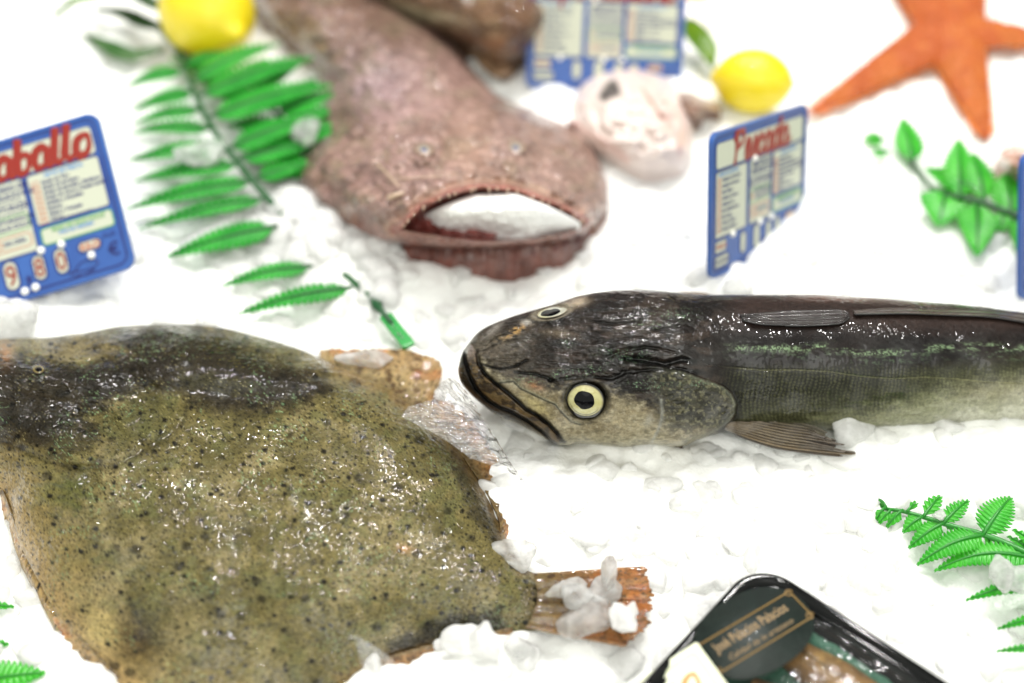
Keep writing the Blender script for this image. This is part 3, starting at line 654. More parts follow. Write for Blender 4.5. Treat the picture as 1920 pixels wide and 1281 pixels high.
C.mix(sstep(-14, 14, psd(U, [(190, 790), (240, 740), (330, 745), (350, 775), (300, 810), (220, 850)]) + (n2 - .5) * 30) * .4, (96, 100, 58))
C.mix(sstep(-10, 10, psd(U, [(60, 915), (150, 905), (180, 935), (120, 965), (60, 950)]) + (n2 - .5) * 40) * .45, (92, 108, 50))
# rear edge and belly edge
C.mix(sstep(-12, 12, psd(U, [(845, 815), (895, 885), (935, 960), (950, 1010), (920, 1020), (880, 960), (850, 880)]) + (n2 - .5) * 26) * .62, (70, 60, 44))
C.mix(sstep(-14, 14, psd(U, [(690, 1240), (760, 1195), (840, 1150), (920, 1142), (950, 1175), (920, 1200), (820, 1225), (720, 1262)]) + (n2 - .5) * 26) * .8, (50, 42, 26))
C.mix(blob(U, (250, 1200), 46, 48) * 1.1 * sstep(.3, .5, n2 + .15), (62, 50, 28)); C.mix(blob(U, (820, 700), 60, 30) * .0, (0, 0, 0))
ledge = ldist(U, [(0, 925), (35, 1015), (75, 1095), (125, 1185), (190, 1256), (265, 1320), (420, 1360)])[0]
C.mix(sstep(150, 20, ledge + (n2 - .5) * 40) * .55, (172, 146, 92)); C.mix(sstep(50, 5, ledge) * .6, (190, 156, 104))
C.mix(blob(U, (190, 1180), 30, 34) * .6, (204, 184, 120)); C.mix(blob(U, (10, 660), 16, 24) * .7, (190, 130, 80))
C.mix(blob(U, (758, 1030), 16, 9) * .6, (176, 120, 62)); C.mix(blob(U, (1010, 1120), 30, 50) * .4, (120, 92, 46))
# speckles: many small dark dots of uneven size, a scatter of larger blotches
for sc_, r0, r1, a, sd in [(9.5, .06, .26, .75, 301), (6.3, .05, .26, .5, 305), (34, .03, .17, .8, 309), (74, .02, .15, .5, 313)]:
    wx = 3.2 * (fbm(PX / 7, PY / 7, sd + 1, 2) - .5); f1, f2, idv = worley((PX + wx) / sc_, (PY + wx) / (sc_ * .82), sd)
    rr = r0 + (r1 - r0) * hsh((idv * 99991).astype(np.int64), (idv * 3571).astype(np.int64), 3) ** 1.5
    C.mix(sstep(.05, -.05, f1 - rr) * min(1, a * 1.15) * sstep(.25, .5, n5 + .12), (36, 31, 17))
sp = sstep(.16, .06, worley(PX / 9, PY / 8, 331)[0]); C.mix(sp * sstep(.5, .65, n5) * .45, (196, 186, 130))
ir = sstep(.02, 0, np.abs(fbm(PX / 10, PY / 8, 340, 3) - .5)) * sstep(.52, .66, fbm(PX / 60, PY / 50, 341, 3)); C.mix(ir * .7, (140, 176, 128))
for pl in (tt_top[9:], [tt_bot[i] for i in (12, 13, 14, 15, 16, 17)]):
    de = ldist(U, pl)[0]; C.mix(sstep(26, 2, de + (n2 - .5) * 16) * .5 * sstep(560, 640, PX), (160, 124, 74))
C.mul(.86 + .28 * n3); C.c = deepen(C.c, .19, .6, .3, 1.3)
tb = thing('turbot', at(430, 1000, 0), 'large olive brown speckled flatfish lying flat on the ice', 'fish')
M_TUR = skin('turbot_skin', .45, 1.0, .03, fine=1100, fine_d=.00026, mid=330, mid_d=.00055, var=.26, spec=.10, tone=.60, gl=45, beads=(620, .0004), cs=430, cd=.00065, cf=.0005)
# close the rim downwards into the ice
rim = lambda a: np.concatenate([a[:, 0], a[-1, 1:], a[::-1, -1][1:], a[0, ::-1][1:-1]])
def skirted(P, C, drop=-.012, outw=.0):
    n, m = P.shape[:2]; F = gridF(n, m); idx = rim(np.arange(n * m).reshape(n, m)); Vr = P.reshape(-1, 3)[idx]; k = len(idx)
    cen = P.reshape(-1, 3).mean(0); o = Vr - cen; o[:, 2] = 0; o /= np.linalg.norm(o, axis=1)[:, None]
    V1 = Vr + o * outw * .7; V1[:, 2] = Vr[:, 2] * .5 + drop * .5 * .3; V2 = Vr + o * outw; V2[:, 2] = drop
    Cr = C.reshape(-1, 3)[idx]; b = n * m; i = np.arange(k); j = (i + 1) % k
    # winding of the rim walk is opposite to the grid's
    F2 = np.stack([idx[i], b + i, b + j, idx[j]], -1); F3 = np.stack([b + i, b + k + i, b + k + j, b + j], -1)
    return np.vstack([P.reshape(-1, 3), V1, V2]), np.vstack([F, F2, F3]), np.vstack([C.reshape(-1, 3), Cr, Cr])
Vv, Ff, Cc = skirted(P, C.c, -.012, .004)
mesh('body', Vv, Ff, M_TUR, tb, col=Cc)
tP = P.reshape(-1, 3); tU = U.reshape(-1, 2)
def tdepth(px, py): return float(depth_of(tP[np.argmin((tU[:, 0] - px) ** 2 + (tU[:, 1] - py) ** 2)]))
def teye(r, a):
    C = Paint(r.shape, (80, 70, 46)); C.mix(sstep(.5, .62, r) * sstep(.8, .72, r) * .5, (150, 136, 84)); C.mix(sstep(.82, .95, r), (70, 60, 44)); return C.c
eye(tb, (72, 692), 13, 9, 0, .0018, (tdepth(72, 692), .0008, 0, (tdepth(72, 712) - tdepth(72, 676)) / 36), teye, (1, 1, 5.5, 4.5), M_EYE, .0003)
M_TFIN = skin('turbot_fin', .4, 1, .03, fine=1000, fine_d=.0003, mid=300, mid_d=.0006, var=.25, beads=(560, .0003), cs=420, cd=.0006, cf=.0003, spec=.15, sss=.2)
def tfin(name, In, Out, zf, base, tipc, nr, rag, n=260, m=46, dots=.7):
    Uf, Pf, T, Sv = ribbon(In, Out, n, m, zf)
    jn = (fbm(T * nr * .35, T * 0, 401, 3) - .5) * 2 * rag + (fbm(T * nr * 1.3, T * 0 + 3, 402, 2) - .5) * 1.4 * rag
    mid_ = Uf[:, :1]; dirv = Uf[:, -1:] - mid_; ln = np.linalg.norm(dirv, axis=-1, keepdims=True) + 1e-6
    Uf = Uf + dirv / ln * (jn * sstep(.6, 1, Sv))[..., None]; rw = T * nr + 3 * fbm(T * 9, Sv * 3, 405, 3); z = zf(T, Sv, Uf) + .00025 * np.sin(rw) * sstep(0, .3, Sv); Pf = at(Uf[..., 0], Uf[..., 1], z)
    C = Paint(T.shape, base); C.mix(sstep(.0, 1, Sv) * .8, tipc); C.mix(sstep(.2, .9, np.sin(rw)) * .2, (206, 170, 110))
    C.mix(sstep(.35, 0, Sv) * .8, (116, 100, 62))
    f1, f2, idv = worley(Uf[..., 0] / 9, Uf[..., 1] / 9, 431); C.mix(sstep(.05, -.05, f1 - .05 - .3 * idv ** 2) * dots, (60, 44, 24))
    C.mix(sstep(.6, .72, fbm(Uf[..., 0] / 14, Uf[..., 1] / 12, 433, 3)) * .75, (78, 52, 26)); C.mix(sstep(.55, .68, fbm(Uf[..., 0] / 34, Uf[..., 1] / 22, 437, 3)) * .4 * sstep(.2, .8, Sv), (206, 118, 52)); C.mix(sstep(.55, .66, fbm(Uf[..., 0] / 5, Uf[..., 1] / 5, 439, 2)) * .4, (110, 84, 44))
    return sheet(name, Pf, M_TFIN, tb, C.c, .0009)
tfin('dorsal_fin', [(600, 680), (660, 700), (720, 728), (775, 762), (815, 800)], [(600, 655), (655, 655), (745, 655), (830, 690), (812, 762)], lambda T, Sv, U: .011 - .004 * Sv + .002 * np.sin(T * 5), (170, 150, 104), (186, 154, 108), 70, 3)
tfin('dorsal_fin', [(800, 785), (850, 835), (885, 880), (915, 930), (938, 985), (940, 1020)], [(818, 745), (872, 775), (925, 850), (954, 900), (964, 960), (950, 1022)], lambda T, Sv, U: .0095 - .004 * Sv + .0008 * np.sin(T * 9), (140, 112, 72), (206, 150, 84), 110, 4)
tfin('anal_fin', [(0, 905), (40, 1010), (85, 1095), (140, 1180), (205, 1250), (285, 1318), (400, 1358)], [(-6, 930), (30, 1022), (68, 1102), (118, 1192), (183, 1263), (262, 1330), (390, 1370)], lambda T, Sv, U: .0085 - .005 * Sv + .0008 * np.sin(T * 14), (182, 150, 100), (200, 166, 118), 170, 4)
tfin('anal_fin', [(690, 1245), (760, 1222), (830, 1205), (905, 1188), (960, 1176)], [(700, 1272), (775, 1248), (850, 1232), (930, 1232), (975, 1196)], lambda T, Sv, U: .009 - .005 * Sv, (150, 110, 66), (180, 134, 80), 80, 4)
# tail fan
tfin('tail_fin', [(985, 1178), (1000, 1150), (1008, 1115), (1000, 1075)], [(1172, 1214), (1214, 1165), (1222, 1120), (1205, 1062)],
     lambda T, Sv, U: .0165 - .004 * Sv + .0005 * np.sin(T * 30), (118, 94, 54), (170, 108, 54), 38, 8, 260, 160, .9)

# ---- clear plastic film caught between the two fish
M_FILM = film_mat('clear_film', .09, (1, 1, 1), 260, .0022, .06, .75)
Uf, Pf, T, Sv = ribbon([(752, 782), (790, 800), (830, 822), (890, 862), (950, 882), (975, 900)], [(765, 762), (830, 748), (880, 770), (925, 812), (945, 850), (985, 905)], 140, 70,
                       lambda T, s_, U: .036 - .016 * T + .004 * fbm(U[..., 0] / 22, U[..., 1] / 9, 501, 3))
pf = thing('plastic_film', Pf[60, 30], 'crumpled clear plastic film caught between the two fish', 'plastic film')
mesh('folded_edge', Pf, gridF(140, 70), M_FILM, pf)
Uf, Pf, T, Sv = ribbon([(800, 772), (825, 720), (845, 708), (870, 725)], [(880, 860), (930, 870), (962, 880), (990, 920)], 120, 120,
                       lambda T, s_, U: .030 - .016 * s_ + .0035 * (1 - np.abs(fbm(U[..., 0] / 40 + U[..., 1] / 30, (U[..., 1] - U[..., 0]) / 9, 505, 3) * 2 - 1)))
mesh('sheet', Pf, gridF(120, 120), M_FILM, pf)
pf2 = thing('plastic_film', at(715, 1250, .01), 'clear plastic film at the bottom edge of the speckled flatfish', 'plastic film')
Uf, Pf, T, Sv = ribbon([(650, 1195), (664, 1200), (676, 1240), (690, 1300)], [(668, 1192), (720, 1225), (760, 1262), (800, 1310)], 90, 70,
                       lambda T, s_, U: .034 - .012 * T + .004 * fbm(U[..., 0] / 14, U[..., 1] / 30, 511, 3))
mesh('sheet', Pf, gridF(90, 70), M_FILM, pf2)

# ================================================================ MONKFISH (big flat head, open mouth)
def monk(origin_label):
    nT, nS = 460, 420
    Lp = [(400, -90), (455, -20), (490, 25), (548, 92), (604, 148), (599, 195), (594, 245), (572, 290), (561, 326), (577, 362), (612, 396), (655, 428), (694, 446), (720, 452)]
    Rp = [(620, -110), (690, -40), (745, 5), (828, 60), (882, 122), (936, 180), (1006, 209), (1080, 246), (1122, 300), (1140, 352), (1138, 388), (1124, 412), (1108, 428), (1096, 440)]
    t = np.linspace(0, 1, nT); s = .5 - .5 * np.cos(np.linspace(0, math.pi, nS)); L = pcurve(Lp, t); R = pcurve(Rp, t)
    U = L[:, None] * (1 - s)[None, :, None] + R[:, None] * s[None, :, None]; Tm, Sm = np.meshgrid(t, s, indexing='ij')
    U[..., 1] += (20 * sstep(.45, 1, t))[:, None] * (4 * s * (1 - s))[None] ** .8
    PX, PY = U[..., 0], U[..., 1]
    hump = pchip([0, .2, .4, .55, .7, .85, .95, 1], [.030, .034, .036, .044, .046, .034, .022, .014], t)[:, None]
    z = .008 + hump * np.clip(np.sin(math.pi * Sm), 0, 1) ** .6
    def g(pts, w, d):
        D, q = ldist(U, pts); return -d * np.exp(-(D / w) ** 2) * sstep(0, .08, q) * sstep(1, .92, q)
    mouth = [(752, 430), (790, 392), (846, 366), (900, 355), (953, 357), (1007, 374), (1061, 398), (1098, 420), (1066, 434), (1007, 448), (935, 454), (881, 452), (827, 444)]
    md = psd(U, mouth)
    z = z - .012 * sstep(-2, 8, md)
    uplip = mouth[:8]; lolip = [(745, 437), (800, 448), (881, 460), (935, 463), (1007, 457), (1066, 443), (1104, 424)]
    z = z + g([(740, 428)] + [(x, y - 8) for x, y in uplip], 6, -.004) + g(lolip, 9, -.0012) + g([(x, y - 20) for x, y in uplip], 5, .002)
    z = z + .004 * blob(U, (795, 262), 26, 18) + .004 * blob(U, (968, 256), 26, 18) - .006 * blob(U, (880, 250), 46, 70) + g([(600, 360), (680, 340), (740, 380), (760, 410)], 14, .003)
    z = z + .0050 * (fbm(PX / 42, PY / 30, 601, 5) - .5) * 2 + .0015 * (1 - np.abs(fbm(PX / 24, PY / 9, 603, 3) * 2 - 1)) - .003 * (sstep(760, 620, PX) * np.abs(np.sin((PX + PY) / 26))) * sstep(.3, .5, Tm)
    P = at(PX, PY, z)
    C = Paint(PX.shape, (176, 142, 134)); n1 = fbm(PX / 60, PY / 34, 611, 4); n2 = fbm(PX / 16, PY / 10, 612, 4); n3 = fbm(PX / 5, PY / 5, 613, 3)
    C.mix(sstep(.45, .65, n1) * .6, (124, 96, 82)); C.mix(sstep(.5, .7, n2) * .5, (192, 162, 148)); C.mix(sstep(.56, .7, n3) * .3, (92, 66, 52))
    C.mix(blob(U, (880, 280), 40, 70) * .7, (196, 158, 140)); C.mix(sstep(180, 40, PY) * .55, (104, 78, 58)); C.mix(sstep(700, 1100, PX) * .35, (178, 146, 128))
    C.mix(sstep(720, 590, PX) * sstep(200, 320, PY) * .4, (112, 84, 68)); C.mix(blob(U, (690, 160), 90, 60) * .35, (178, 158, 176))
    C.mix(blob(U, (655, 200), 44, 40) * .5, (100, 80, 70)); C.mix(sstep(.6, .7, fbm(PX / 30, PY / 22, 617, 2)) * .25, (150, 140, 110))
    D, q = ldist(U, [(740, 430)] + [(x, y - 5) for x, y in uplip]); C.mix(np.exp(-(D / 9) ** 2) * .8, (190, 112, 96)); C.mix(np.exp(-((D - 14) / 6) ** 2) * .4, (214, 176, 150))
    C.mix(sstep(-2, 3, md), (128, 60, 52)); C.mix(sstep(8, 16, md) * sstep(.4, .6, n2) * .5, (186, 100, 92))
    D, q = ldist(U, lolip); C.mix(np.exp(-(D / 7) ** 2) * .75, (146, 84, 68)); lo = sstep(3, 14, PY - np.interp(PX, [745, 800, 881, 935, 1007, 1066, 1104], [437, 448, 458, 461, 455, 441, 424]))
    C.mix(lo * sstep(735, 760, PX) * .85, (134, 66, 48)); C.mix(lo * sstep(.5, .62, n2) * .5, (84, 50, 42)); C.mix(lo * sstep(990, 1100, PX) * .4, (150, 116, 100))
    C.mix(sstep(.93, 1, Tm) * .5, (90, 48, 40)); C.mix(sstep(790, 660, PX) * sstep(380, 440, PY) * .6, (150, 84, 68))
    m = thing('monkfish', at(860, 380, 0), 'brown monkfish facing forward with its wide mouth full of ice', 'fish')
    M = skin('monkfish_skin', .34, 1.0, .03, fine=500, fine_d=.0004, mid=160, mid_d=.0012, var=.3, beads=(330, .0006), cs=130, cd=.0030, cf=.0012, gl=24, spec=.45)
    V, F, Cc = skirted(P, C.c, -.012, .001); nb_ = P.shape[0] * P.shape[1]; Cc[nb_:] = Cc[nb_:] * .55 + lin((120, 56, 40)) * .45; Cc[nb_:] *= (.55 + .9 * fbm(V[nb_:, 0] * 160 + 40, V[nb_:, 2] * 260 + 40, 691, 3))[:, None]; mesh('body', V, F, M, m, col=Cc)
    Uf = U.reshape(-1, 2); Pf = P.reshape(-1, 3)
    dp = lambda px, py: float(depth_of(Pf[np.argmin((Uf[:, 0] - px) ** 2 + (Uf[:, 1] - py) ** 2)]))
    def ec(r, a):
        C = Paint(r.shape, (164, 158, 146)); C.mix(sstep(.3, .7, r) * .9, (140, 116, 100)); return C.c
    for (x, y) in ((795, 279), (967, 275)):
        e = eye(m, (x, y), 20, 13, 5, .0022, (dp(x, y), .002, 0, (dp(x, y + 16) - dp(x, y - 16)) / 32), ec, (0, 2, 6, 4), M_EYE, .0003)
        for ch in e.children: ch.data.materials[0] = simple('pupil_cloudy', (62, 70, 104), .2)
    # needle teeth along both lips
    M_TO = simple('tooth_ivory', (196, 168, 146), .2)
    for k in range(20):
        q = min(max((k + rng.uniform(-.4, .4)) / 19, .02), .98); pt = pcurve(uplip, np.array([q]))[0]; d0 = dp(pt[0], pt[1] - 5) - .003; a = atd(pt[0], pt[1] - 3, d0); b = atd(pt[0] + rng.uniform(-3, 3), pt[1] + rng.uniform(2, 7), d0 + .001)
        mesh('tooth', *tubeVF([a, (a + b) / 2, b], [.0006, .0004, .0001], 6), M_TO, m)
    # skin barbels on the forehead
    for pts, w in (([(706, 306), (726, 326), (748, 350)], .0006), ([(728, 372), (742, 366), (756, 362)], .0014), ([(748, 336), (790, 332), (830, 330)], .0004)):
        P3 = [atd(x, y, dp(x, y) - .003) for x, y in pts]; mesh('barbel', *tubeVF(P3, [w, w, w * .7], 8), simple('barbel_pale', (188, 164, 142), .3), m)
    return U, P
monk('')
# ice packed into the open mouth
mi = [(758, 436), (800, 400), (850, 377), (900, 363), (953, 362), (1007, 378), (1056, 400), (1088, 420), (1058, 433), (1005, 451), (935, 457), (875, 455), (820, 448)]
def heap(name, poly, hgt, zb, mat, label, cat, seed=0, n=90, col=None, mode=.6, sink=.010, rough_=.28):
    c = np.mean(poly, 0); nT = 120; P_ = np.vstack([poly, poly[:1]]); q = np.linspace(0, 1, nT, endpoint=False)
    ring = pcurve(P_, q); r = np.linspace(0, 1, n)[:, None, None]; U = c + (ring[None] - c) * r
    rr = r[..., 0]; z = zb(U) + hgt * (1 - rr ** 2) ** mode + hgt * .35 * (fbm(U[..., 0] / 20, U[..., 1] / 14, seed, 4) - .5) * (1 - rr ** 4)
    f1, f2, idv = worley(U[..., 0] / 26, U[..., 1] / 18, seed + 3); z = z + hgt * rough_ * (f2 - f1) * (1 - rr ** 4)
    P = at(U[..., 0], U[..., 1], z); low = P[-1].copy(); low[:, 2] -= sink
    V = np.vstack([P.reshape(-1, 3), low]); F = gridF(n + 1, nT, True)
    cc = None if col is None else np.vstack([col(U).reshape(-1, 3), col(U[-1:]).reshape(-1, 3)])
    o = mesh(name, V, F, mat, org=None, col=cc); return tag(o, label, cat)
heap('ice_heap', mi, .006, lambda U: .022 + .028 * sstep(452, 380, U[..., 1]) - .006 * sstep(990, 1080, U[..., 0]) - .012 * sstep(850, 760, U[..., 0]), M_ICE, 'white crushed ice packed into the monkfish mouth', 'ice', 640, sink=.004)

# second brown monkfish behind, at the top edge
def back_fish():
    nT, nS = 260, 220
    Lp = [(560, -170), (640, -130), (700, -90), (730, -40), (735, 0)]; Lp = [(470, -210), (520, -90), (600, -30), (700, 12), (790, 50), (860, 82), (905, 104), (935, 128)]
    Rp = [(900, -300), (980, -240), (1060, -170), (1090, -110), (1085, -60), (1060, 0), (1020, 70), (975, 118)]
    t = np.linspace(0, 1, nT); s = .5 - .5 * np.cos(np.linspace(0, math.pi, nS)); L = pcurve(Lp, t); R = pcurve(Rp, t)
    U = L[:, None] * (1 - s)[None, :, None] + R[:, None] * s[None, :, None]; Tm, Sm = np.meshgrid(t, s, indexing='ij'); PX, PY = U[..., 0], U[..., 1]
    z = .010 + .045 * np.clip(np.sin(math.pi * Sm), 0, 1) ** .6 * sstep(1.05, .75, Tm) + .008 * (fbm(PX / 60, PY / 34, 701, 4) - .5)
    C = Paint(PX.shape, (120, 92, 70)); n1 = fbm(PX / 50, PY / 30, 711, 4); C.mix(sstep(.5, .6, n1) * .6, (84, 60, 46)); C.mix(sstep(.55, .7, fbm(PX / 30, PY / 20, 713, 3)) * .6, (150, 124, 96))
    C.mix(blob(U, (780, 24), 90, 14, 14) * .8, (186, 180, 150)); C.mix(blob(U, (930, 86), 34, 20) * .8, (176, 136, 100)); C.mix(blob(U, (975, 70), 30, 30) * .6, (70, 40, 26))
    m = thing('monkfish', at(800, 0, 0), 'dark brown wet monkfish lying behind the other one at the top edge', 'fish')
    V, F, Cc = skirted(at(PX, PY, z), C.c, -.012, .003); M = skin('back_monkfish_skin', .4, 1, .03, fine=400, fine_d=.0006, mid=130, mid_d=.002, var=.3, beads=(210, .0012), cs=110, cd=.0034, cf=.001, gl=24, spec=.15); mesh('body', V, F, M, m, col=Cc)
    Uf, Pf, T, Sv = ribbon([(880, 90), (900, 100), (930, 108)], [(900, 120), (930, 140), (960, 130)], 40, 30, lambda T, s, U: .012 + 0 * T); C = Paint(T.shape, (190, 154, 120)); sheet('pectoral_fin', Pf, M, m, C.c, .002)
back_fish()

# pale, belly-up fish half under ice, behind the mouth
def cbelly(U):
    C = Paint(U.shape[:-1], (238, 222, 214)); C.mix(ldist(U, [(1205, 170), (1222, 190), (1240, 215), (1262, 240), (1275, 270)])[0] < 0, (0, 0, 0))
    for pts, w, c, a in [([(1205, 168), (1215, 182), (1230, 205), (1245, 222)], 3.5, (196, 116, 84), .9), ([(1250, 225), (1268, 250), (1276, 285)], 6, (226, 170, 164), .6),
                         ([(1185, 130), (1225, 170), (1270, 215), (1285, 265)], 14, (232, 196, 186), .6), ([(1085, 240), (1130, 262), (1175, 300)], 8, (224, 176, 164), .5), ([(1150, 135), (1170, 150), (1190, 165)], 10, (214, 190, 186), .5)]:
        D, q = ldist(U, pts); C.mix(np.exp(-(D / w) ** 2) * a, c)
    C.mix(sstep(-6, 4, psd(U, [(1122, 180), (1136, 158), (1150, 148), (1160, 160), (1164, 178), (1145, 184), (1132, 192)])) * .95, (44, 34, 32)); return C.c
M_BEL = skin('pale_belly', .4, .6, .08, mid=140, mid_d=.0006, var=.05, tone=.86)
heap('monkfish_belly', [(1070, 190), (1100, 150), (1140, 128), (1180, 122), (1225, 132), (1262, 150), (1285, 178), (1300, 225), (1300, 280), (1276, 318), (1210, 325), (1140, 300), (1075, 245)], .024, lambda U: .008 + 0 * U[..., 0], M_BEL,
     'pale belly-up monkfish with pink gill folds in front of the rear price sign', 'fish', 650, col=cbelly, mode=.7, rough_=.05)
def cgill(U):
    C = Paint(U.shape[:-1], (206, 116, 100)); C.mix(sstep(1150, 1100, U[..., 0]) * .6, (232, 190, 180)); return C.c
heap('monkfish_fin', [(1065, 226), (1085, 228), (1115, 240), (1140, 252), (1168, 270), (1184, 288), (1172, 296), (1150, 288), (1125, 266), (1095, 246)], .006, lambda U: .012 + 0 * U[..., 0], M_BEL, 'thin reddish pink fin sticking out of the ice right of the monkfish head', 'fish fin', 652, col=cgill)
def cbr(U):
    C = Paint(U.shape[:-1], (138, 106, 88)); C.mix(sstep(.5, .6, fbm(U[..., 0] / 14, U[..., 1] / 12, 660, 3)) * .6, (176, 152, 134)); return C.c
heap('fish_tail', [(1258, 172), (1290, 172), (1320, 184), (1350, 196), (1352, 210), (1325, 214), (1312, 228), (1295, 226), (1275, 205)], .012, lambda U: .010 + 0 * U[..., 0], M_BEL, 'small brown fish end poking out of the ice between pale belly and lemon', 'fish', 655, col=cbr)
def cpk(U):
    C = Paint(U.shape[:-1], (226, 186, 166)); C.mix(sstep(.5, .62, fbm(U[..., 0] / 20, U[..., 1] / 12, 661, 3)) * .5, (206, 142, 122)); return C.c
heap('prawn', [(1868, 300), (1880, 278), (1905, 266), (1950, 262), (2000, 280), (2010, 320), (1960, 345), (1915, 338), (1885, 322)], .020, lambda U: .008 + 0 * U[..., 0], skin('prawn_shell', .25, .9, .08, mid=120, mid_d=.0008, var=.12), 'glossy pale pink prawn at the right edge above the blue sign', 'prawn', 657, col=cpk)

# ================================================================ LEMONS, LEAVES, STARFISH
def lemon(c_px, zc, axis_px, rx, ry, label, blunt=1.0):
    c = at(*c_px, zc); k = float(depth_of(c)) * K; ax = at(*axis_px, zc) - c; ax[2] *= 0; ax /= np.linalg.norm(ax)
    side = np.cross(ax, [0, 0, 1]); up = np.cross(side, ax)
    n, m = 60, 72; u = np.linspace(-1, 1, n); x = np.sin(u * math.pi / 2) * rx * k
    r = ry * k * np.maximum(1 - (x / (rx * k)) ** 2, 0) ** .55; e = sstep(.86, 1.0, u); x = x + e * rx * k * .16 * blunt; r = r * (1 - .0 * e) + e * (1 - e) * 0 + .10 * ry * k * sstep(.7, .9, u) * sstep(1.001, .97, u)
    x = x - sstep(.9, 1, -u) * rx * k * .05
    a = np.linspace(0, 2 * math.pi, m, endpoint=False)
    V = c + x[:, None, None] * ax + r[:, None, None] * (np.cos(a)[None, :, None] * side + np.sin(a)[None, :, None] * up)
    t_ = mesh('lemon', V, gridF(n, m, True), M_LEM); return tag(t_, label, 'lemon', 'lemons lying on the ice')
t = NT('lemon_peel'); v = t.n('ShaderNodeTexCoord').outputs['Object']; p = pb(t, tuple(lin((228, 206, 12))), .34); p.inputs['Coat Weight'].default_value = .3
vo = t.n('ShaderNodeTexVoronoi'); vo.inputs['Scale'].default_value = 520; t.l(v, vo.inputs['Vector']); t.l(bump(t, mapr(t, vo.outputs['Distance'], 0, .5, 0, 1), .0004), p.inputs['Normal'])
p.inputs['Subsurface Weight'].default_value = .2; p.inputs['Subsurface Radius'].default_value = (1, .8, .1); p.inputs['Subsurface Scale'].default_value = .004
t.l(p.outputs[0], t.out.inputs[0]); M_LEM = t.m
lemon((388, 22), .030, (470, 84), 100, 88, 'big yellow lemon on fern leaves left of the brown fish tail')
lemon((1412, 152), .022, (1340, 146), 74, 60, 'small yellow lemon on the ice beside the orange starfish', .5)

NOTCH = [.42]; WID = [1.2]
def leaflet(base, tip, hw, z0, z1, nt=12, arch=.002, curl=0, notch=.42, bend=0.0):
    """one serrated fern leaflet as a solid-looking blade: VF"""
    b = at(*base, z0); e = at(*tip, z1); ax = e - b; Ln = np.linalg.norm(ax); ax /= Ln
    side = np.cross(ax, [0, 0, 1.]); side /= np.linalg.norm(side); k = float(depth_of((b + e) / 2)) * K
    hw = hw * k * WID[0]; nx = nt * 8; ny = 7; V = []; notch = NOTCH[0]
    x = np.linspace(0, 1, nx + 1)
    env = np.clip(np.sin(math.pi * np.clip(x, 0, 1) ** .62), 0, 1) ** .75 * (1 - .25 * x); env[0] = .12; env = np.maximum(env, .03)
    ph_ = (x * nt) % 1.0; tooth = 1 - notch * (np.abs(np.sin(math.pi * ph_ )) < .0) - notch * (1 - np.sin(math.pi * ph_) ** .45)
    for i in range(nx + 1):
        ce = b + ax * Ln * x[i] + np.array([0, 0, arch * math.sin(math.pi * x[i])]) + side * bend * math.sin(math.pi * x[i]) * k
        for j in range(-ny, ny + 1):
            q = j / ny; w = env[i] * hw * (tooth[i] * abs(q) + (1 - abs(q)) * abs(q) * .0 if abs(q) > .2 else abs(q))
            fwd = abs(q) * Ln / nt * 1.1 * (1 - x[i] * .6)
            V.append(ce + side * math.copysign(w, q) + ax * fwd * (0 if i == nx else 1) + np.array([0, 0, .0009 * (1 - np.cos(ph_[i] * 2 * math.pi)) * abs(q) * .5 + curl * q * q - .0006 * abs(q)]))
    F = gridF(nx + 1, 2 * ny + 1)
    Fl = [tuple(f) for f in F]
    vein = tubeVF([b + ax * Ln * q + side * bend * math.sin(math.pi * q) * k + np.array([0, 0, arch * math.sin(math.pi * q) + .0004]) for q in np.linspace(0, .97, 14)], np.linspace(.0007, .0002, 14) * (1 + hw / .02), 6)
    return (np.array(V), Fl), vein
def fern(label, stem, zs, rs, leaves, mat, vmat, loc=None, group='plastic fern fronds on the ice', sg=44):
    st = pcurve(np.array([(x, y, z) for (x, y), z in zip(stem, zs)]), np.linspace(0, 1, sg)); P3 = at(st[:, 0], st[:, 1], st[:, 2])
    o = thing('fern_frond', P3[sg // 2], label, 'fern frond', group)
    mesh('stem', *tubeVF(P3, np.linspace(rs[0], rs[1], sg), 8), vmat, o)
    for L in leaves:
        base, tip, hw = L[:3]; z0, z1 = L[3:5] if len(L) > 4 else (zs[0], zs[0] - .001); nt = L[5] if len(L) > 5 else max(6, int(math.hypot(tip[0] - base[0], tip[1] - base[1]) / 9))
        (V, F), vein = leaflet(base, tip, hw, z0, z1, nt, arch=L[6] if len(L) > 6 else .0015, bend=L[7] if len(L) > 7 else 0)
        lf = mesh('leaflet', V, F, mat, o); md_ = lf.modifiers.new('thickness', 'SOLIDIFY'); md_.thickness = .0004
        mesh('vein', *vein, vmat, lf)
    return o
M_F1 = leaf_mat('fern_bright', (50, 184, 36), (86, 206, 60), .4); M_F1v = simple('fern_rib', (34, 128, 34), .3)
M_F2 = leaf_mat('fern_deep', (26, 158, 40), (60, 186, 62), .35); M_F2v = simple('fern_rib_dark', (16, 82, 32), .35)
Z = lambda x, y: (1560 + x / 3.558, 900 + y / 3.558)
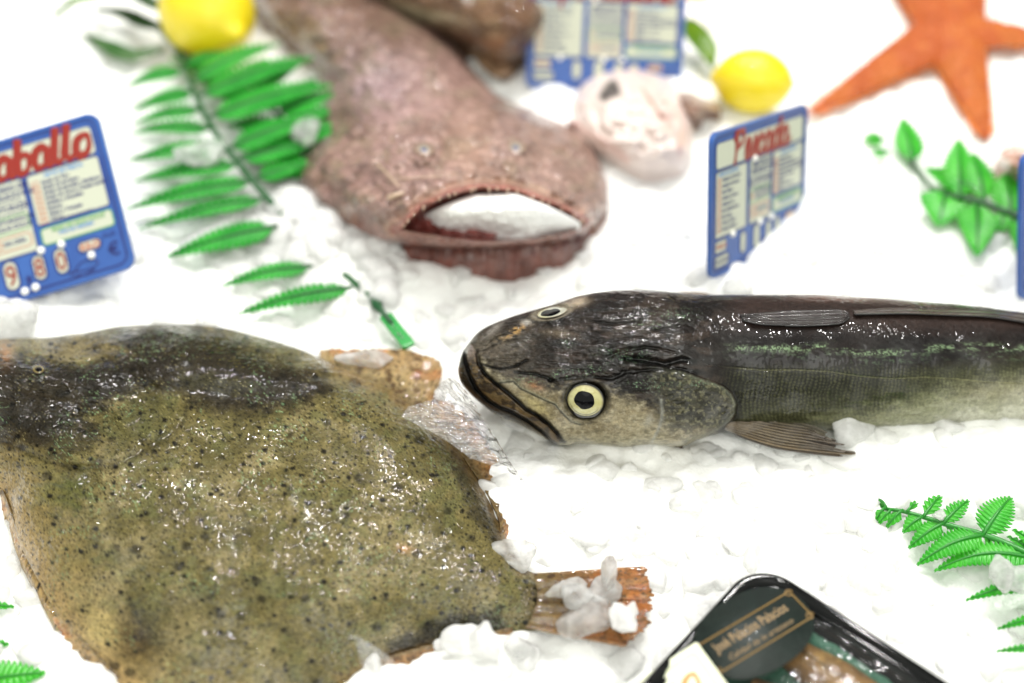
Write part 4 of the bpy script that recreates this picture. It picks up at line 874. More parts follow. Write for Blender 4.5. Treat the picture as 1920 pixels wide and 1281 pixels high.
fern('bright green plastic fern frond at the lower right corner above the black tray', [Z(295, 128), Z(350, 190), Z(450, 205), Z(600, 245), Z(740, 290), Z(880, 330), Z(1010, 365), Z(1150, 420), Z(1281, 480), (1985, 1075), (2030, 1140), (2045, 1230)],
     [.003, .006, .008, .009, .010, .011, .011, .011, .012, .012, .012, .012], (.0007, .0019), [
    (Z(360, 185), Z(298, 128), 3, .008, .004), (Z(350, 190), Z(300, 262), 9, .008, .006, 3), (Z(400, 200), Z(322, 282), 9, .009, .007, 3), (Z(500, 215), Z(558, 160), 7, .009, .008, 2),
    (Z(470, 205), Z(372, 308), 11, .009, .006, 4), (Z(610, 245), Z(722, 112), 15, .010, .010, 5), (Z(600, 250), Z(478, 345), 17, .010, .007, 6), (Z(742, 288), Z(910, 138), 17, .011, .011, 8),
    (Z(738, 292), Z(518, 450), 20, .011, .006, 10, .002), (Z(745, 290), Z(800, 335), 8, .010, .007, 3), (Z(1008, 362), Z(1192, 118), 31, .012, .013, 13, .003), (Z(1010, 368), Z(575, 562), 27, .012, .006, 17, .003, 4), (Z(1010, 375), Z(1062, 440), 13, .011, .006, 4),
    (Z(1330, 520), Z(692, 605), 27, .012, .006, 20, .003, 14), ((2010, 1090), Z(1215, 335), 25, .013, .012, 12, .003), ((1960, 1060), Z(1180, 380), 14, .012, .010, 7), ((2030, 1090), Z(905, 800), 22, .012, .006, 22, .003, 8),
    ((2042, 1160), Z(1115, 992), 17, .012, .006, 18, .003, 6), ((2045, 1225), Z(1110, 1142), 15, .012, .005, 16, .002, 4), ((2000, 1070), (1930, 960), 24, .013, .013, 10)], M_F1, M_F1v)
NOTCH[0] = .62; WID[0] = 1.6
fern('dark green fern frond under the lemon, its long leaflets pointing left', [(330, 95), (352, 140), (372, 190), (398, 240), (430, 285), (470, 335), (520, 392), (580, 450), (640, 510), (680, 545), (712, 572)],
     [.016, .020, .022, .022, .020, .018, .012, .008, .006, .006, .007], (.0016, .0022), [
    ((345, 130), (236, 165), 17, .018, .012, 12, .003), ((365, 172), (252, 208), 18, .020, .012, 12, .003), ((380, 205), (250, 232), 16, .020, .012, 12, .003), ((400, 242), (246, 252), 16, .021, .012, 12, .004), ((425, 280), (240, 303), 20, .020, .010, 14, .004),
    ((450, 310), (258, 338), 20, .019, .009, 14, .003), ((475, 340), (240, 391), 22, .017, .008, 16, .003), ((500, 372), (264, 428), 17, .014, .007, 16, .003), ((520, 425), (316, 480), 27, .013, .007, 16, .004, -8), ((585, 500), (418, 536), 17, .010, .006, 14, .003), ((660, 540), (449, 588), 19, .010, .006, 17, .003),
    ((345, 120), (420, 98), 12, .020, .022, 8), ((360, 150), (520, 84), 22, .022, .026, 14, .004), ((375, 180), (585, 110), 26, .022, .026, 16, .004), ((395, 220), (620, 160), 30, .022, .024, 18, .004), ((430, 280), (600, 225), 26, .020, .020, 14, .004), ((450, 300), (590, 268), 24, .019, .018, 12), ((480, 335), (575, 308), 20, .017, .016, 10), ((560, 420), (640, 445), 14, .011, .012, 8)], M_F2, M_F2v)
fern('second dark green fern frond running down to the monkfish cheek', [(300, 60), (350, 105), (420, 140), (475, 175), (530, 225), (585, 290), (640, 350), (700, 430)], [.012, .014, .015, .016, .016, .014, .010, .006], (.0014, .0016), [
    ((440, 150), (320, 110), 18, .015, .012, 12), ((470, 172), (560, 120), 20, .017, .020, 10), ((500, 198), (400, 175), 18, .016, .016, 10), ((520, 215), (625, 175), 24, .018, .022, 12), ((540, 240), (430, 235), 22, .016, .016, 10), ((560, 262), (640, 235), 20, .017, .020, 8), ((575, 285), (455, 292), 22, .015, .012, 10), ((600, 310), (500, 335), 20, .014, .010, 10), ((630, 345), (560, 400), 18, .012, .008, 8), ((650, 380), (700, 440), 16, .010, .006, 8), ((330, 88), (470, 60), 18, .016, .016, 9), ((455, 160), (500, 110), 18, .017, .018, 8), ((508, 206), (590, 150), 20, .020, .022, 10), ((530, 228), (636, 205), 20, .019, .020, 10), ((484, 184), (370, 150), 16, .016, .014, 10), ((560, 266), (460, 258), 18, .016, .013, 9), ((612, 326), (520, 300), 16, .014, .014, 8)], M_F2, M_F2v)
WID[0] = 1.55; NOTCH[0] = .3
fern('green fern frond between the starfish and the blue sign at the right', [(1500, 225), (1600, 262), (1700, 300), (1762, 362), (1830, 376), (1900, 402), (1990, 440)], [-.004, -.003, .000, .009, .012, .012, .012], (.0008, .0018), [
    ((1660, 262), (1620, 262), 14, .007, .006, 5), ((1668, 285), (1640, 292), 9, .007, .006, 3), ((1712, 305), (1693, 222), 20, .009, .010, 9), ((1835, 360), (1738, 316), 27, .012, .010, 10), ((1800, 372), (1798, 262), 24, .012, .014, 10), ((1846, 378), (1826, 288), 22, .012, .014, 9),
    ((1775, 352), (1760, 420), 32, .010, .007, 7), ((1832, 378), (1832, 476), 27, .011, .007, 10), ((1895, 402), (1888, 326), 27, .012, .014, 8), ((1880, 396), (1876, 432), 16, .011, .008, 4), ((1918, 405), (1912, 476), 17, .011, .008, 7), ((1950, 415), (1950, 330), 24, .012, .013, 8)], M_F1, M_F2v)
NOTCH[0] = .5; WID[0] = 1.5
fern('light green fern frond in the bottom left corner below the flatfish', [(-70, 1120), (-60, 1200), (-60, 1300)], [.004, .004, .004], (.0015, .002), [
    ((-60, 1285), (82, 1262), 30, .004, .006, 12), ((-60, 1215), (14, 1208), 15, .004, .003, 8), ((-62, 1140), (22, 1138), 10, .003, .002, 6)], M_F1, M_F1v)
# broad lemon leaves
def leaf(name, label, pts, hw, zs, mat, cat='leaf', grp=None):
    st = pcurve(np.array([(x, y, z) for (x, y), z in zip(pts, zs)]), np.linspace(0, 1, 30)); P3 = at(st[:, 0], st[:, 1], st[:, 2]); T = np.gradient(P3, axis=0); T /= np.linalg.norm(T, axis=1)[:, None]
    sd = np.cross(T, [0, 0, 1.]); sd /= np.linalg.norm(sd, axis=1)[:, None]; q = np.linspace(0, 1, 30); w = np.maximum(np.sin(math.pi * q ** .8), .02) ** .8 * hw * float(depth_of(P3[15])) * K
    jj = np.linspace(-1, 1, 9); V = P3[:, None] + sd[:, None] * (w[:, None] * jj)[..., None] + np.array([0, 0, 1]) * (np.abs(jj) * .003)[None, :, None]
    o = mesh(name, V, gridF(30, 9), mat); m_ = o.modifiers.new('thickness', 'SOLIDIFY'); m_.thickness = .0006; return tag(o, label, cat, grp)
M_LF = leaf_mat('lemon_leaf', (74, 116, 14), (106, 140, 20), .2); M_LD = leaf_mat('dark_leaf', (34, 56, 20), (44, 82, 34), .15)
leaf('leaf', 'olive green leaf curving to a tip at the top left corner', [(230, -5), (180, -2), (140, 8), (100, 36)], 13, [.020, .024, .024, .016], M_LF)
leaf('leaf', 'olive green leaf against the left side of the small lemon', [(1290, 40), (1306, 70), (1326, 100), (1336, 132)], 24, [.020, .022, .020, .014], M_LF)
leaf('leaf', 'darkest green leaf sticking out to the left of the big lemon', [(320, 30), (285, 12), (250, -8), (220, -30)], 16, [.020, .024, .026, .026], M_LD)
leaf('leaf', 'dark green leaf lying flat below the darkest one left of the lemon', [(312, 62), (270, 48), (230, 30), (180, 22)], 18, [.012, .014, .014, .010], M_LD)
leaf('leaf', 'grey green leaf half sunk in ice at the upper left', [(310, 95), (250, 110), (200, 90), (160, 70)], 20, [.008, .007, .006, .004], leaf_mat('grey_leaf', (52, 104, 44), (96, 130, 84), .3))
# green plastic fern stub and the small clip under the sign
def bar(name, label, a, b, hw, z0, z1, th, mat, cat):
    A = at(*a, z0); B = at(*b, z1); ax = (B - A); L_ = np.linalg.norm(ax); ax /= L_; sd = np.cross(ax, [0, 0, 1.]); sd /= np.linalg.norm(sd); up = np.cross(sd, ax); w = hw * float(depth_of(A)) * K
    xs_ = np.array([0, .02, .05, .5, .95, .98, 1]) * L_; sc_ = np.array([.7, .93, 1, 1, 1, .93, .7]); V = []
    for x_, s_ in zip(xs_, sc_):
        for (u_, v_) in [(-1, -.6), (-.9, -1), (.9, -1), (1, -.6), (1, .6), (.9, 1), (-.9, 1), (-1, .6)]: V.append(A + ax * x_ + sd * u_ * w * s_ + up * v_ * th * s_)
    F = [tuple(f) for f in gridF(7, 8, True)] + [tuple(range(8)), tuple(range(55, 47, -1))]
    return V, F
M_GP = simple('green_plastic', (26, 146, 58), .25, Coat_Weight=.4); M_GD = simple('green_plastic_dark', (14, 74, 36), .3)
st = thing('broken_green_stalk', at(735, 605, 0), 'broken green plastic stem end lying on the ice beside the hake snout', 'broken stalk')
V, F = bar('', '', (722, 592), (768, 650), 13, .009, .009, .0012, None, None); mesh('flat_end', V, F, M_GP, st, smooth=False)
P3 = [at(698, 562, .006), at(706, 574, .010), at(716, 584, .010), (at(734, 606, .0105))]; mesh('broken_stalk', *tubeVF(P3, [.0018, .0026, .0017, .0014], 8), M_GD, st)
P3 = [at(726, 596, .012), at(765, 644, .012)]
for q in (.25, .38, .55, .62, .72): 
    c = at(726 + 39 * q, 598 + 48 * q, .0112); V, F = chunkVF(c, .0007, int(q * 100), 2); mesh('water_drop', V, F, film_mat('drop', .0, bs=50), st)

def star():
    c0 = (1785, 52); arms = [((1522, 207), 50), ((1850, 252), 50), ((2010, 72), 50), ((1838, -150), 50), ((1640, -105), 50)]
    cg = at(*c0, .012); tips = [at(x, y, .006) for (x, y), _ in arms]
    n = 420; xs_ = np.linspace(cg[0] - .15, cg[0] + .13, n); ys_ = np.linspace(cg[1] - .14, cg[1] + .15, n); X, Y = np.meshgrid(xs_, ys_); H = np.zeros_like(X) - 1
    for tip in tips:
        d = tip[:2] - cg[:2]; L_ = np.linalg.norm(d); d /= L_; u = (X - cg[0]) * d[0] + (Y - cg[1]) * d[1]; v = np.abs(-(X - cg[0]) * d[1] + (Y - cg[1]) * d[0]); q = np.clip(u / L_, 0, 1)
        w = .0172 * (1 - q) ** .9 + .0022; over = np.maximum(u - L_, 0) + np.maximum(-u, 0); rr = np.hypot(v, over) / w; H = np.maximum(H, np.where(rr < 1.15, np.sqrt(np.clip(1 - (rr / 1.12) ** 2, -.2 + 0 * rr, 1) + .25) * w * .8, -1) - .0000)
    # soften the creases between the arms
    f1, f2, _ = worley(X / .0042, Y / .0042, 801); H2 = H + np.where(H > 0, .0016 * sstep(.45, .1, f1), 0)
    keep = H > 0; idx = -np.ones(X.shape, int); idx[keep] = np.arange(keep.sum()); V = np.stack([X[keep], Y[keep], H2[keep] + .002], -1)
    q = keep[:-1, :-1] & keep[:-1, 1:] & keep[1:, 1:] & keep[1:, :-1]; i, j = np.where(q); F = np.stack([idx[i, j], idx[i, j + 1], idx[i + 1, j + 1], idx[i + 1, j]], -1)
    C = Paint((len(V),), (188, 88, 20)); nz = fbm(V[:, 0] * 90 + 50, V[:, 1] * 90 + 50, 805, 3); C.mix(sstep(.4, .65, nz) * .5, (208, 118, 38))
    s = thing('starfish', (cg[0], cg[1], 0), 'large orange starfish with fuzzy spiny edges on the ice', 'starfish'); M = skin('starfish_skin', .6, 0, mid=300, mid_d=.0008, var=.15); mesh('body', V, F, M, s, col=C.c)
    sp = []; g_ = np.random.default_rng(5)
    for tip in tips:
        d = tip[:2] - cg[:2]; L_ = np.linalg.norm(d); d /= L_; nn = np.array([-d[1], d[0]])
        for k in range(46):
            q = .12 + .86 * k / 45; w = .0172 * (1 - q) ** .9 + .0022
            for sg_ in (-1, 1):
                p_ = cg[:2] + d * q * L_ + nn * sg_ * w * 1.0; a_ = np.array([*p_, .004]); b_ = a_ + np.array([*(nn * sg_ * .0035 + d * g_.uniform(-.001, .001)), .001]); sp.append(tubeVF([a_, (a_ + b_) / 2, b_], [.0007, .0005, .0002], 5))
    V, F = joinVF(sp); mesh('spines', V, F, simple('starfish_spine', (224, 132, 58), .6), s)
star()
leaf('orange_slice', 'orange blurred fruit wedge cut off by the top edge', [(1275, -14), (1300, -2), (1325, -4), (1352, -18)], 20, [.018, .022, .022, .018], simple('orange_peel', (222, 130, 40), .5), 'fruit')

# ================================================================ PRICE SIGNS
M_BLUE = NT('sign_blue'); v = M_BLUE.n('ShaderNodeTexCoord').outputs['Object']; p = pb(M_BLUE, rough=.32); M_BLUE.l(mixcol(M_BLUE, mapr(M_BLUE, noise(M_BLUE, v, 60, 4), .35, .65, 0, 1), tuple(lin((40, 78, 148))), tuple(lin((48, 90, 160)))), p.inputs[0])
M_BLUE.l(bump(M_BLUE, noise(M_BLUE, v, 300, 3), .0001), p.inputs['Normal']); M_BLUE.l(p.outputs[0], M_BLUE.out.inputs[0]); M_BLUE = M_BLUE.m
M_NAVY = simple('print_navy', (20, 30, 100), .4); M_CREAM = simple('panel_cream', (184, 188, 170), .4); M_RED = simple('print_red', (134, 26, 8), .4); M_ORG = simple('print_orange', (176, 78, 46), .4)
M_GRN = simple('print_green', (74, 150, 74), .4); M_PEG = simple('peg_white', (240, 240, 232), .3); M_CYAN = simple('print_cyan', (70, 130, 190), .4)
def frame(pTR, pBR, pTL, dTR, dBR, dTL, W_=None):
    TR, BR, TL = atd(*pTR, dTR), atd(*pBR, dBR), atd(*pTL, dTL); y = TR - BR; Hh = np.linalg.norm(y); y /= Hh; x = TR - TL; x -= y * (x @ y); Ww = np.linalg.norm(x); x /= Ww; z = np.cross(x, y)
    return TR - x * Ww - y * Hh, x, y, z, Ww, Hh
def upright(BR, TL, TR, z0, W_=.142, Hh=.100):
    br = at(*BR, z0); d = at(*TR, z0 + Hh) - at(*TL, z0 + Hh); d[2] = 0; d /= np.linalg.norm(d); y = np.array([0, 0, 1.])
    print('SIGN top right lands at', proj(br + y * Hh)); return br - d * W_, d, y, np.cross(d, y), W_, Hh
def textVF(s, size=1.0, shear=0.0, off=0.0, space=1.0):
    cu = bpy.data.curves.new('t', 'FONT'); cu.body = s; cu.size = size; cu.shear = shear; cu.offset = off; cu.space_character = space; cu.resolution_u = 3
    ob = bpy.data.objects.new('t', cu); COL.objects.link(ob); dg = bpy.context.evaluated_depsgraph_get(); dg.update(); me = bpy.data.meshes.new_from_object(ob.evaluated_get(dg))
    V = np.array([v.co[:] for v in me.vertices]); F = [tuple(p.vertices) for p in me.polygons]; bpy.data.objects.remove(ob); bpy.data.curves.remove(cu); bpy.data.meshes.remove(me); return V, F
def rrect(x0, y0, x1, y1, r, n=8):
    pts = []
    for cx, cy, a0 in ((x1 - r, y1 - r, 0), (x0 + r, y1 - r, 90), (x0 + r, y0 + r, 180), (x1 - r, y0 + r, 270)):
        for k in range(n + 1): a = math.radians(a0 + 90 * k / n); pts.append((cx + r * math.cos(a), cy + r * math.sin(a)))
    return pts
def slab(pts, z0, z1):
    n = len(pts); V = [(x, y, z0) for x, y in pts] + [(x, y, z1) for x, y in pts]; return np.array(V), [tuple(range(n))[::-1], tuple(range(n, 2 * n))] + [(i, (i + 1) % n, n + (i + 1) % n, n + i) for i in range(n)]
def outline(pts, w, z0, z1, closed=True):
    P = np.array(pts, float); n = len(P)
    if closed: T = np.roll(P, -1, 0) - np.roll(P, 1, 0)
    else: T = np.gradient(P, axis=0)
    T /= np.linalg.norm(T, axis=1)[:, None] + 1e-12; N = np.stack([-T[:, 1], T[:, 0]], -1) * w / 2; A, B = P + N, P - N
    V = np.vstack([np.c_[A, np.full(n, z1)], np.c_[B, np.full(n, z1)], np.c_[A, np.full(n, z0)], np.c_[B, np.full(n, z0)]]); F = []
    for i in range(n if closed else n - 1):
        j = (i + 1) % n; F += [(i, j, n + j, n + i), (i, 2 * n + i, 2 * n + j, j), (n + i, n + j, 3 * n + j, 3 * n + i)]
    return V, F
# brush-script letters as strokes in a unit box (x advance, strokes)
SCRIPT = {
 'a': (.62, [[(.50, .52), (.34, .60), (.14, .50), (.07, .26), (.16, .05), (.34, .08), (.48, .30), (.52, .56)], [(.52, .56), (.48, .24), (.54, .06), (.66, .10), (.76, .24)]]),
 'b': (.60, [[(.02, .20), (.14, .62), (.22, 1.02), (.16, .60), (.12, .20), (.22, .03), (.40, .08), (.50, .32), (.42, .55), (.26, .50)], [(.46, .46), (.60, .44)]]),
 'l': (.36, [[(.02, .22), (.16, .66), (.24, 1.04), (.16, .60), (.12, .22), (.20, .04), (.36, .14), (.44, .24)]]),
 'o': (.62, [[(.34, .60), (.14, .48), (.08, .24), (.20, .04), (.38, .08), (.52, .32), (.50, .56), (.34, .60)]]),
 'C': (.74, [[(.62, .84), (.50, 1.0), (.26, .84), (.08, .42), (.18, .06), (.42, .02), (.66, .22)]]),
 'P': (.70, [[(.14, .92), (.12, .50), (.06, .0)], [(-.04, .72), (.16, .98), (.46, 1.0), (.60, .78), (.44, .54), (.16, .48)]]),
 'e': (.50, [[(.06, .24), (.30, .34), (.38, .50), (.26, .60), (.10, .42), (.10, .14), (.26, .03), (.46, .18)]]),
 's': (.46, [[(.02, .16), (.22, .42), (.28, .60), (.36, .34), (.34, .10), (.18, .04), (.08, .12)], [(.32, .10), (.46, .22)]]),
 'c': (.48, [[(.38, .50), (.26, .60), (.10, .44), (.07, .18), (.22, .03), (.46, .20)]]),
 'd': (.64, [[(.46, .52), (.30, .60), (.12, .46), (.08, .20), (.20, .04), (.36, .12), (.50, .40), (.60, 1.02)], [(.60, 1.02), (.50, .40), (.52, .08), (.64, .08), (.74, .22)]]),
 'i': (.32, [[(.02, .22), (.18, .58), (.14, .14), (.24, .04), (.38, .20)], [(.24, .80), (.25, .82)]]), 'r': (.46, [[(.02, .2), (.12, .62), (.30, .56), (.24, .2), (.30, .04), (.46, .18)]]),
 'u': (.60, [[(.04, .56), (.08, .16), (.22, .04), (.42, .24), (.50, .58)], [(.50, .58), (.48, .14), (.58, .04), (.72, .20)]]), 'n': (.58, [[(.04, .56), (.06, .04)], [(.06, .30), (.26, .58), (.38, .50), (.38, .14), (.48, .04), (.60, .18)]]),
 'm': (.80, [[(.04, .56), (.06, .04)], [(.06, .30), (.22, .58), (.30, .46), (.30, .06)], [(.30, .34), (.48, .58), (.58, .48), (.58, .14), (.66, .04), (.80, .18)]]), ' ': (.3, []),
 'p': (.60, [[(.08, .56), (.06, .1), (.02, -.34)], [(.06, .36), (.26, .60), (.44, .46), (.42, .16), (.24, .04), (.08, .16)], [(.44, .2), (.62, .3)]]),
 't': (.40, [[(.18, .92), (.12, .30), (.18, .05), (.38, .16)], [(.0, .62), (.34, .64)]]), 'R': (.74, [[(.14, .92), (.12, .50), (.06, .0)], [(-.04, .72), (.16, .98), (.46, 1.0), (.58, .78), (.40, .54), (.16, .48), (.40, .40), (.52, .06), (.72, .12)]]) }
def script(s, h, w=.16, shear=.12):
    parts = []; x = 0
    for ch in s:
        adv, st = SCRIPT[ch]
        for q in st:
            q = np.array(q, float); n = max(24, 6 * len(q)); C = pcurve(q, np.linspace(0, 1, n)); C[:, 0] += x + shear * C[:, 1]
            parts.append(tubeVF(np.c_[C * h, np.zeros(n)], w * h * .5 * (.88 + .22 * np.sin(np.linspace(0, 6, n))), 10, .12))
        x += adv
    V, F = joinVF(parts); return V, F, x * h
def sign(label, fr, title, price, offs=0.0, titlex=.5, thsc=1.0, full=True):
    O, x, y, z, Ww, Hh = fr; g = Ww / 1.42            # unit: everything below is drawn on a 1.42 x 1.0 board
    hs = Hh / 1.0; o = thing('price_sign', O + x * Ww / 2, label, 'price sign', 'blue price signs standing in the ice')
    def put(name, VF, mat, parent=o, smooth=False):
        V, F = VF[0], VF[1]; V = np.asarray(V, float); Vw = O + V[:, :1] * g * x + V[:, 1:2] * hs * y + V[:, 2:3] * g * z
        return mesh(name, Vw, F, mat, parent, smooth=smooth)
    B = rrect(0, 0, 1.42, 1, .075); put('board', slab(B, -.022, 0), M_BLUE)
    put('border_line', outline(rrect(.040, .040, 1.38, .96, .06), .010, 0, .0022), M_NAVY)
    put('raised_rim', outline(rrect(.012, .012, 1.408, .988, .07), .022, -.001, .008), M_BLUE)
    def panel(x0, y0, x1, y1, r=.02, edge=M_NAVY):
        q = put('panel', slab(rrect(x0, y0, x1, y1, r), -.001, .0030), M_CREAM); put('outline', outline(rrect(x0, y0, x1, y1, r), .007, 0, .0044), edge, q); return q
    tpn = panel(.065, .745, 1.355, .925, .03)
    V, F, wd = script(title, .222 * thsc, .25); V[:, 0] *= .90; wd *= .90; V[:, 0] += titlex * 1.42 - wd / 2; V[:, 1] += .745; V[:, 2] += .0045; V[:, 2] = .0045 + np.maximum(V[:, 2] - .0045, 0) * 1; put('title_lettering', (V, F), M_RED, tpn, True)
    def txt(lines, mat, par, zz=.0052):
        ps = []
        for (s_, tx, ty, sz, *r) in lines:
            V, F = textVF(s_, sz, 0, r[0] if r else .001); V = V * [1, g / hs, 1] + [tx, ty, zz]; V[:, 2] = zz; ps.append((V, F))
        return put('lettering', joinVF(ps), mat, par)
    def box(x0, y0, x1, y1, mat, par, r=.003, w=.005): put('outline', outline(rrect(x0, y0, x1, y1, r), w, .002, .0050), mat, par)
    p1 = panel(.065, .27, .50, .73); p2 = panel(.54, .27, .86, .73); p3 = panel(.89, .41, 1.355, .73)
    p4 = panel(.90, .285, 1.355, .385, .02, M_GRN)
    txt([('ZONA DE CAPTURA', .10, .695, .030)], M_CYAN, p1); txt([(w_, .15, .655 - .043 * k, .032) for k, w_ in enumerate(['Atlántico Noroeste', 'Atlántico Noreste', 'Mar Báltico', 'Atlántico Centro', 'Atlántico Sur', 'Mar Mediterráneo', 'Mar Negro', 'Océano Índico', 'Océano Pacífico'])], M_NAVY, p1)
    for k in range(9): box(.095, .652 - .043 * k, .130, .680 - .043 * k, M_ORG, p1, .002, .004)
    txt([('MÉTODO DE', .585, .672, .052, .0018), ('PRODUCCIÓN', .570, .622, .052, .0018), ('CAPTURADO', .61, .552, .044, .0012), ('CAPTURADO EN', .605, .478, .038), ('AGUA DULCE', .628, .438, .038), ('DE CRÍA', .66, .345, .038)], M_NAVY, p2)
    box(.555, .530, .835, .600, M_NAVY, p2, .02); box(.555, .420, .845, .515, M_GRN, p2, .02); box(.565, .315, .835, .395, M_ORG, p2, .02)
    box(.572, .550, .597, .580, M_NAVY, p2); box(.570, .452, .595, .482, M_ORG, p2); box(.600, .338, .648, .372, M_ORG, p2, .006)
    txt([('ARTE DE PESCA', 1.00, .692, .036)], M_CYAN, p3); txt([(w_, .975, .655 - .0335 * k, .031, .0012) for k, w_ in enumerate(['Redes de Tiro', 'Redes de Arrastre', 'Redes de Enmalle y Similares', 'Redes de Cerco y Redes Izadas', 'Sedales y Anzuelos', 'Rastras', 'Nasas y Trampas', 'Otros:____________'])], M_NAVY, p3)
    for k in range(8): box(.918, .650 - .0335 * k, .955, .679 - .0335 * k, M_ORG, p3, .002, .004)
    txt([('MASA DE AGUA DULCE', .97, .352, .032, .001)], M_GRN, p4); txt([('PAÍS DE ORIGEN', 1.01, .325, .030, .001)], M_CYAN, p4)
    p5 = panel(.065, .165, .22, .25); txt([('FRESCO', .082, .195, .038)], M_ORG, p5); p6 = panel(.065, .065, .25, .145); txt([('DESCONGELADO', .075, .095, .026)], M_NAVY, p6)
    for k, (cx, sc_) in enumerate(((.46, 1.0), (.66, 1.15), (.84, 1.0), (.98, 1.0))):
        rx, ry = .040 * sc_, .078 * sc_; n_ = 28; pts = rrect(cx - rx, .165 - ry, cx + rx, .165 + ry, rx * .98, 8)
        pn = put('digit_pill', slab(pts, -.001, .0030), M_CREAM); put('outline', outline(pts, .010, 0, .0042), M_NAVY, pn)
        ch = price[k] if k < len(price) else ' '
        if ch != ' ': V, F = textVF(ch, .150 * sc_, 0, .0015); V[:, 0] -= (V[:, 0].max() + V[:, 0].min()) / 2; V[:, 1] -= (V[:, 1].max() + V[:, 1].min()) / 2; V = V * [.85, 1.05, 1] + [cx, .165, 0]; V[:, 2] = .0050; put('digit', (V, F), M_RED, pn)
    V, F = textVF(',', .22, .1, .004); V += [.735, .105, 0]; V[:, 2] = .0035; put('comma', (V, F), M_NAVY)
    pk = rrect(1.10, .175, 1.245, .240, .032, 8); pn = put('unit_pill', slab(pk, -.001, .0030), M_CREAM); put('outline', outline(pk, .010, 0, .0042), M_NAVY, pn)
    V, F = textVF('KILO', .055, 0, .0015); V += [1.115, .187, 0]; V[:, 2] = .005; put('lettering', (V, F), M_ORG, pn)
    V, F = textVF('PVP', .050, 0, .0); V += [1.262, .215, 0]; V[:, 2] = .003; put('lettering', (V, F), M_NAVY); V, F = textVF('€', .115, 0, .002); V += [1.275, .105, 0]; V[:, 2] = .003; put('euro_mark', (V, F), M_NAVY)
    fs_sh = .03; fs = [[(1.01, .085), (1.03, .075), (1.06, .095), (1.11, .125), (1.17, .118), (1.20, .095), (1.17, .072), (1.10, .068), (1.05, .078), (1.01, .062)], [(1.03, .045), (1.06, .052), (1.10, .042), (1.14, .055), (1.17, .058)]]
    put('fish_drawing', joinVF([tubeVF(np.c_[pcurve(q, np.linspace(0, 1, 30)), np.full(30, .002)], .0042, 6, .3) for q in fs]), M_NAVY)
    for (cx, cy) in ((.60, .735), (.875, .262), (1.005, .262), (1.17, .145), (.57, .262), (.72, .050), (.79, .055)) if price.strip() == '0980' else ((.60, .735), (.30, .262), (.70, .262), (.875, .262)) :
        a = np.linspace(0, 2 * math.pi, 24, endpoint=False); rr = np.array([1, 1, .75, .3]) * .023; zz = [0, .012, .020, .023]; V = np.array([(cx + r_ * math.cos(q), cy + r_ * math.sin(q) * 1.0, z_) for r_, z_ in zip(rr, zz) for q in a]); F = [tuple(f) for f in gridF(4, 24, True)] + [tuple(range(72, 96))]
        put('peg', (V, F), M_PEG, o, True)
    return o
sign('blue price sign at the left edge reading aballo and 9,80 in red', frame((182, 208), (256, 500), (-222, 345), .742, .727, .742), 'Caballo', '0980', titlex=.665, thsc=1.0)
sign('blue price sign standing turned sideways in the ice behind the hake', frame((1514, 193), (1506, 440), (1333, 302), .783, .806, .702), 'Pescada', '    ', titlex=.50)
sign('blue price sign at the top behind the pale belly-up fish', frame((1290, -52), (1276, 176), (994, -48), .852, .866, .852), 'Rape mediano', '    ', titlex=.48, thsc=.95)
sign('blue price sign of which only its left edge shows at the right border', frame((2150, 230), (2140, 480), (1915, 345), .79, .81, .72), 'Rape', '    ')

# ================================================================ BLACK TRAY
M_TRAY = simple('tray_black', (6, 8, 8), .07, Specular_IOR_Level=.3); M_TGR = simple('tray_inside_green', (24, 58, 48), .22)
TZ = .026; c_ = at(1420, 1046, TZ); pa = at(1232, 1226, TZ); pb_ = at(1832, 1288, TZ)
ea = (pa - c_)[:2]; ea /= np.linalg.norm(ea); eb_ = (pb_ - c_)[:2]; eb_ /= np.linalg.norm(eb_)
bis = ea + eb_; bis /= np.linalg.norm(bis); per = np.array([-bis[1], bis[0]]); sA = 1 if per @ ea > 0 else -1
ang_ = math.degrees(math.acos(np.clip(ea @ eb_, -1, 1))); print('TRAY ANGLE', ang_)
ea = (bis + per * sA) / math.sqrt(2) if abs(ang_ - 90) < 14 else ea; eb_ = (bis - per * sA) / math.sqrt(2) if abs(ang_ - 90) < 14 else eb_
LA, LB = .110, .190
def tloop(ins, zz, r=.016, n=10):
    L_ = []
    for cx, cy, a0 in ((LA - ins - r, LB - ins - r, 0), (ins + r, LB - ins - r, 90), (ins + r, ins + r, 180), (LA - ins - r, ins + r, 270)):
        for k in range(n + 1): a = math.radians(a0 + 90 * k / n); u_, v_ = cx + r * math.cos(a), cy + r * math.sin(a); q = c_[:2] + ea * u_ + eb_ * v_; L_.append((q[0], q[1], zz))
    return L_
tr = thing('food_tray', (*(c_[:2] + ea * LA / 2 + eb_ * LB / 2), 0), 'black plastic tray of smoked fish with a dark green oval label', 'food tray')
loops = [(.004, -.002, .012), (.003, TZ - .006, .014), (.0, TZ - .003, .017), (.0, TZ - .001, .017), (.0012, TZ, .016), (.0034, TZ - .0006, .0148), (.0046, TZ - .0020, .0142), (.0056, TZ - .0016, .0136), (.0066, TZ - .0022, .0130), (.0080, .012, .0115), (.0095, .004, .010)]
V = [v_ for i_, z_, r_ in loops for v_ in tloop(i_, z_, r_)]; m_ = 44; F = [tuple(f) for f in gridF(len(loops), m_, True)] + [tuple(range((len(loops) - 1) * m_, len(loops) * m_))]
mesh('tray_body', V, F, M_TRAY, tr)
def tp(u_, v_, z_): q = c_[:2] + ea * u_ + eb_ * v_; return np.array([q[0], q[1], z_])
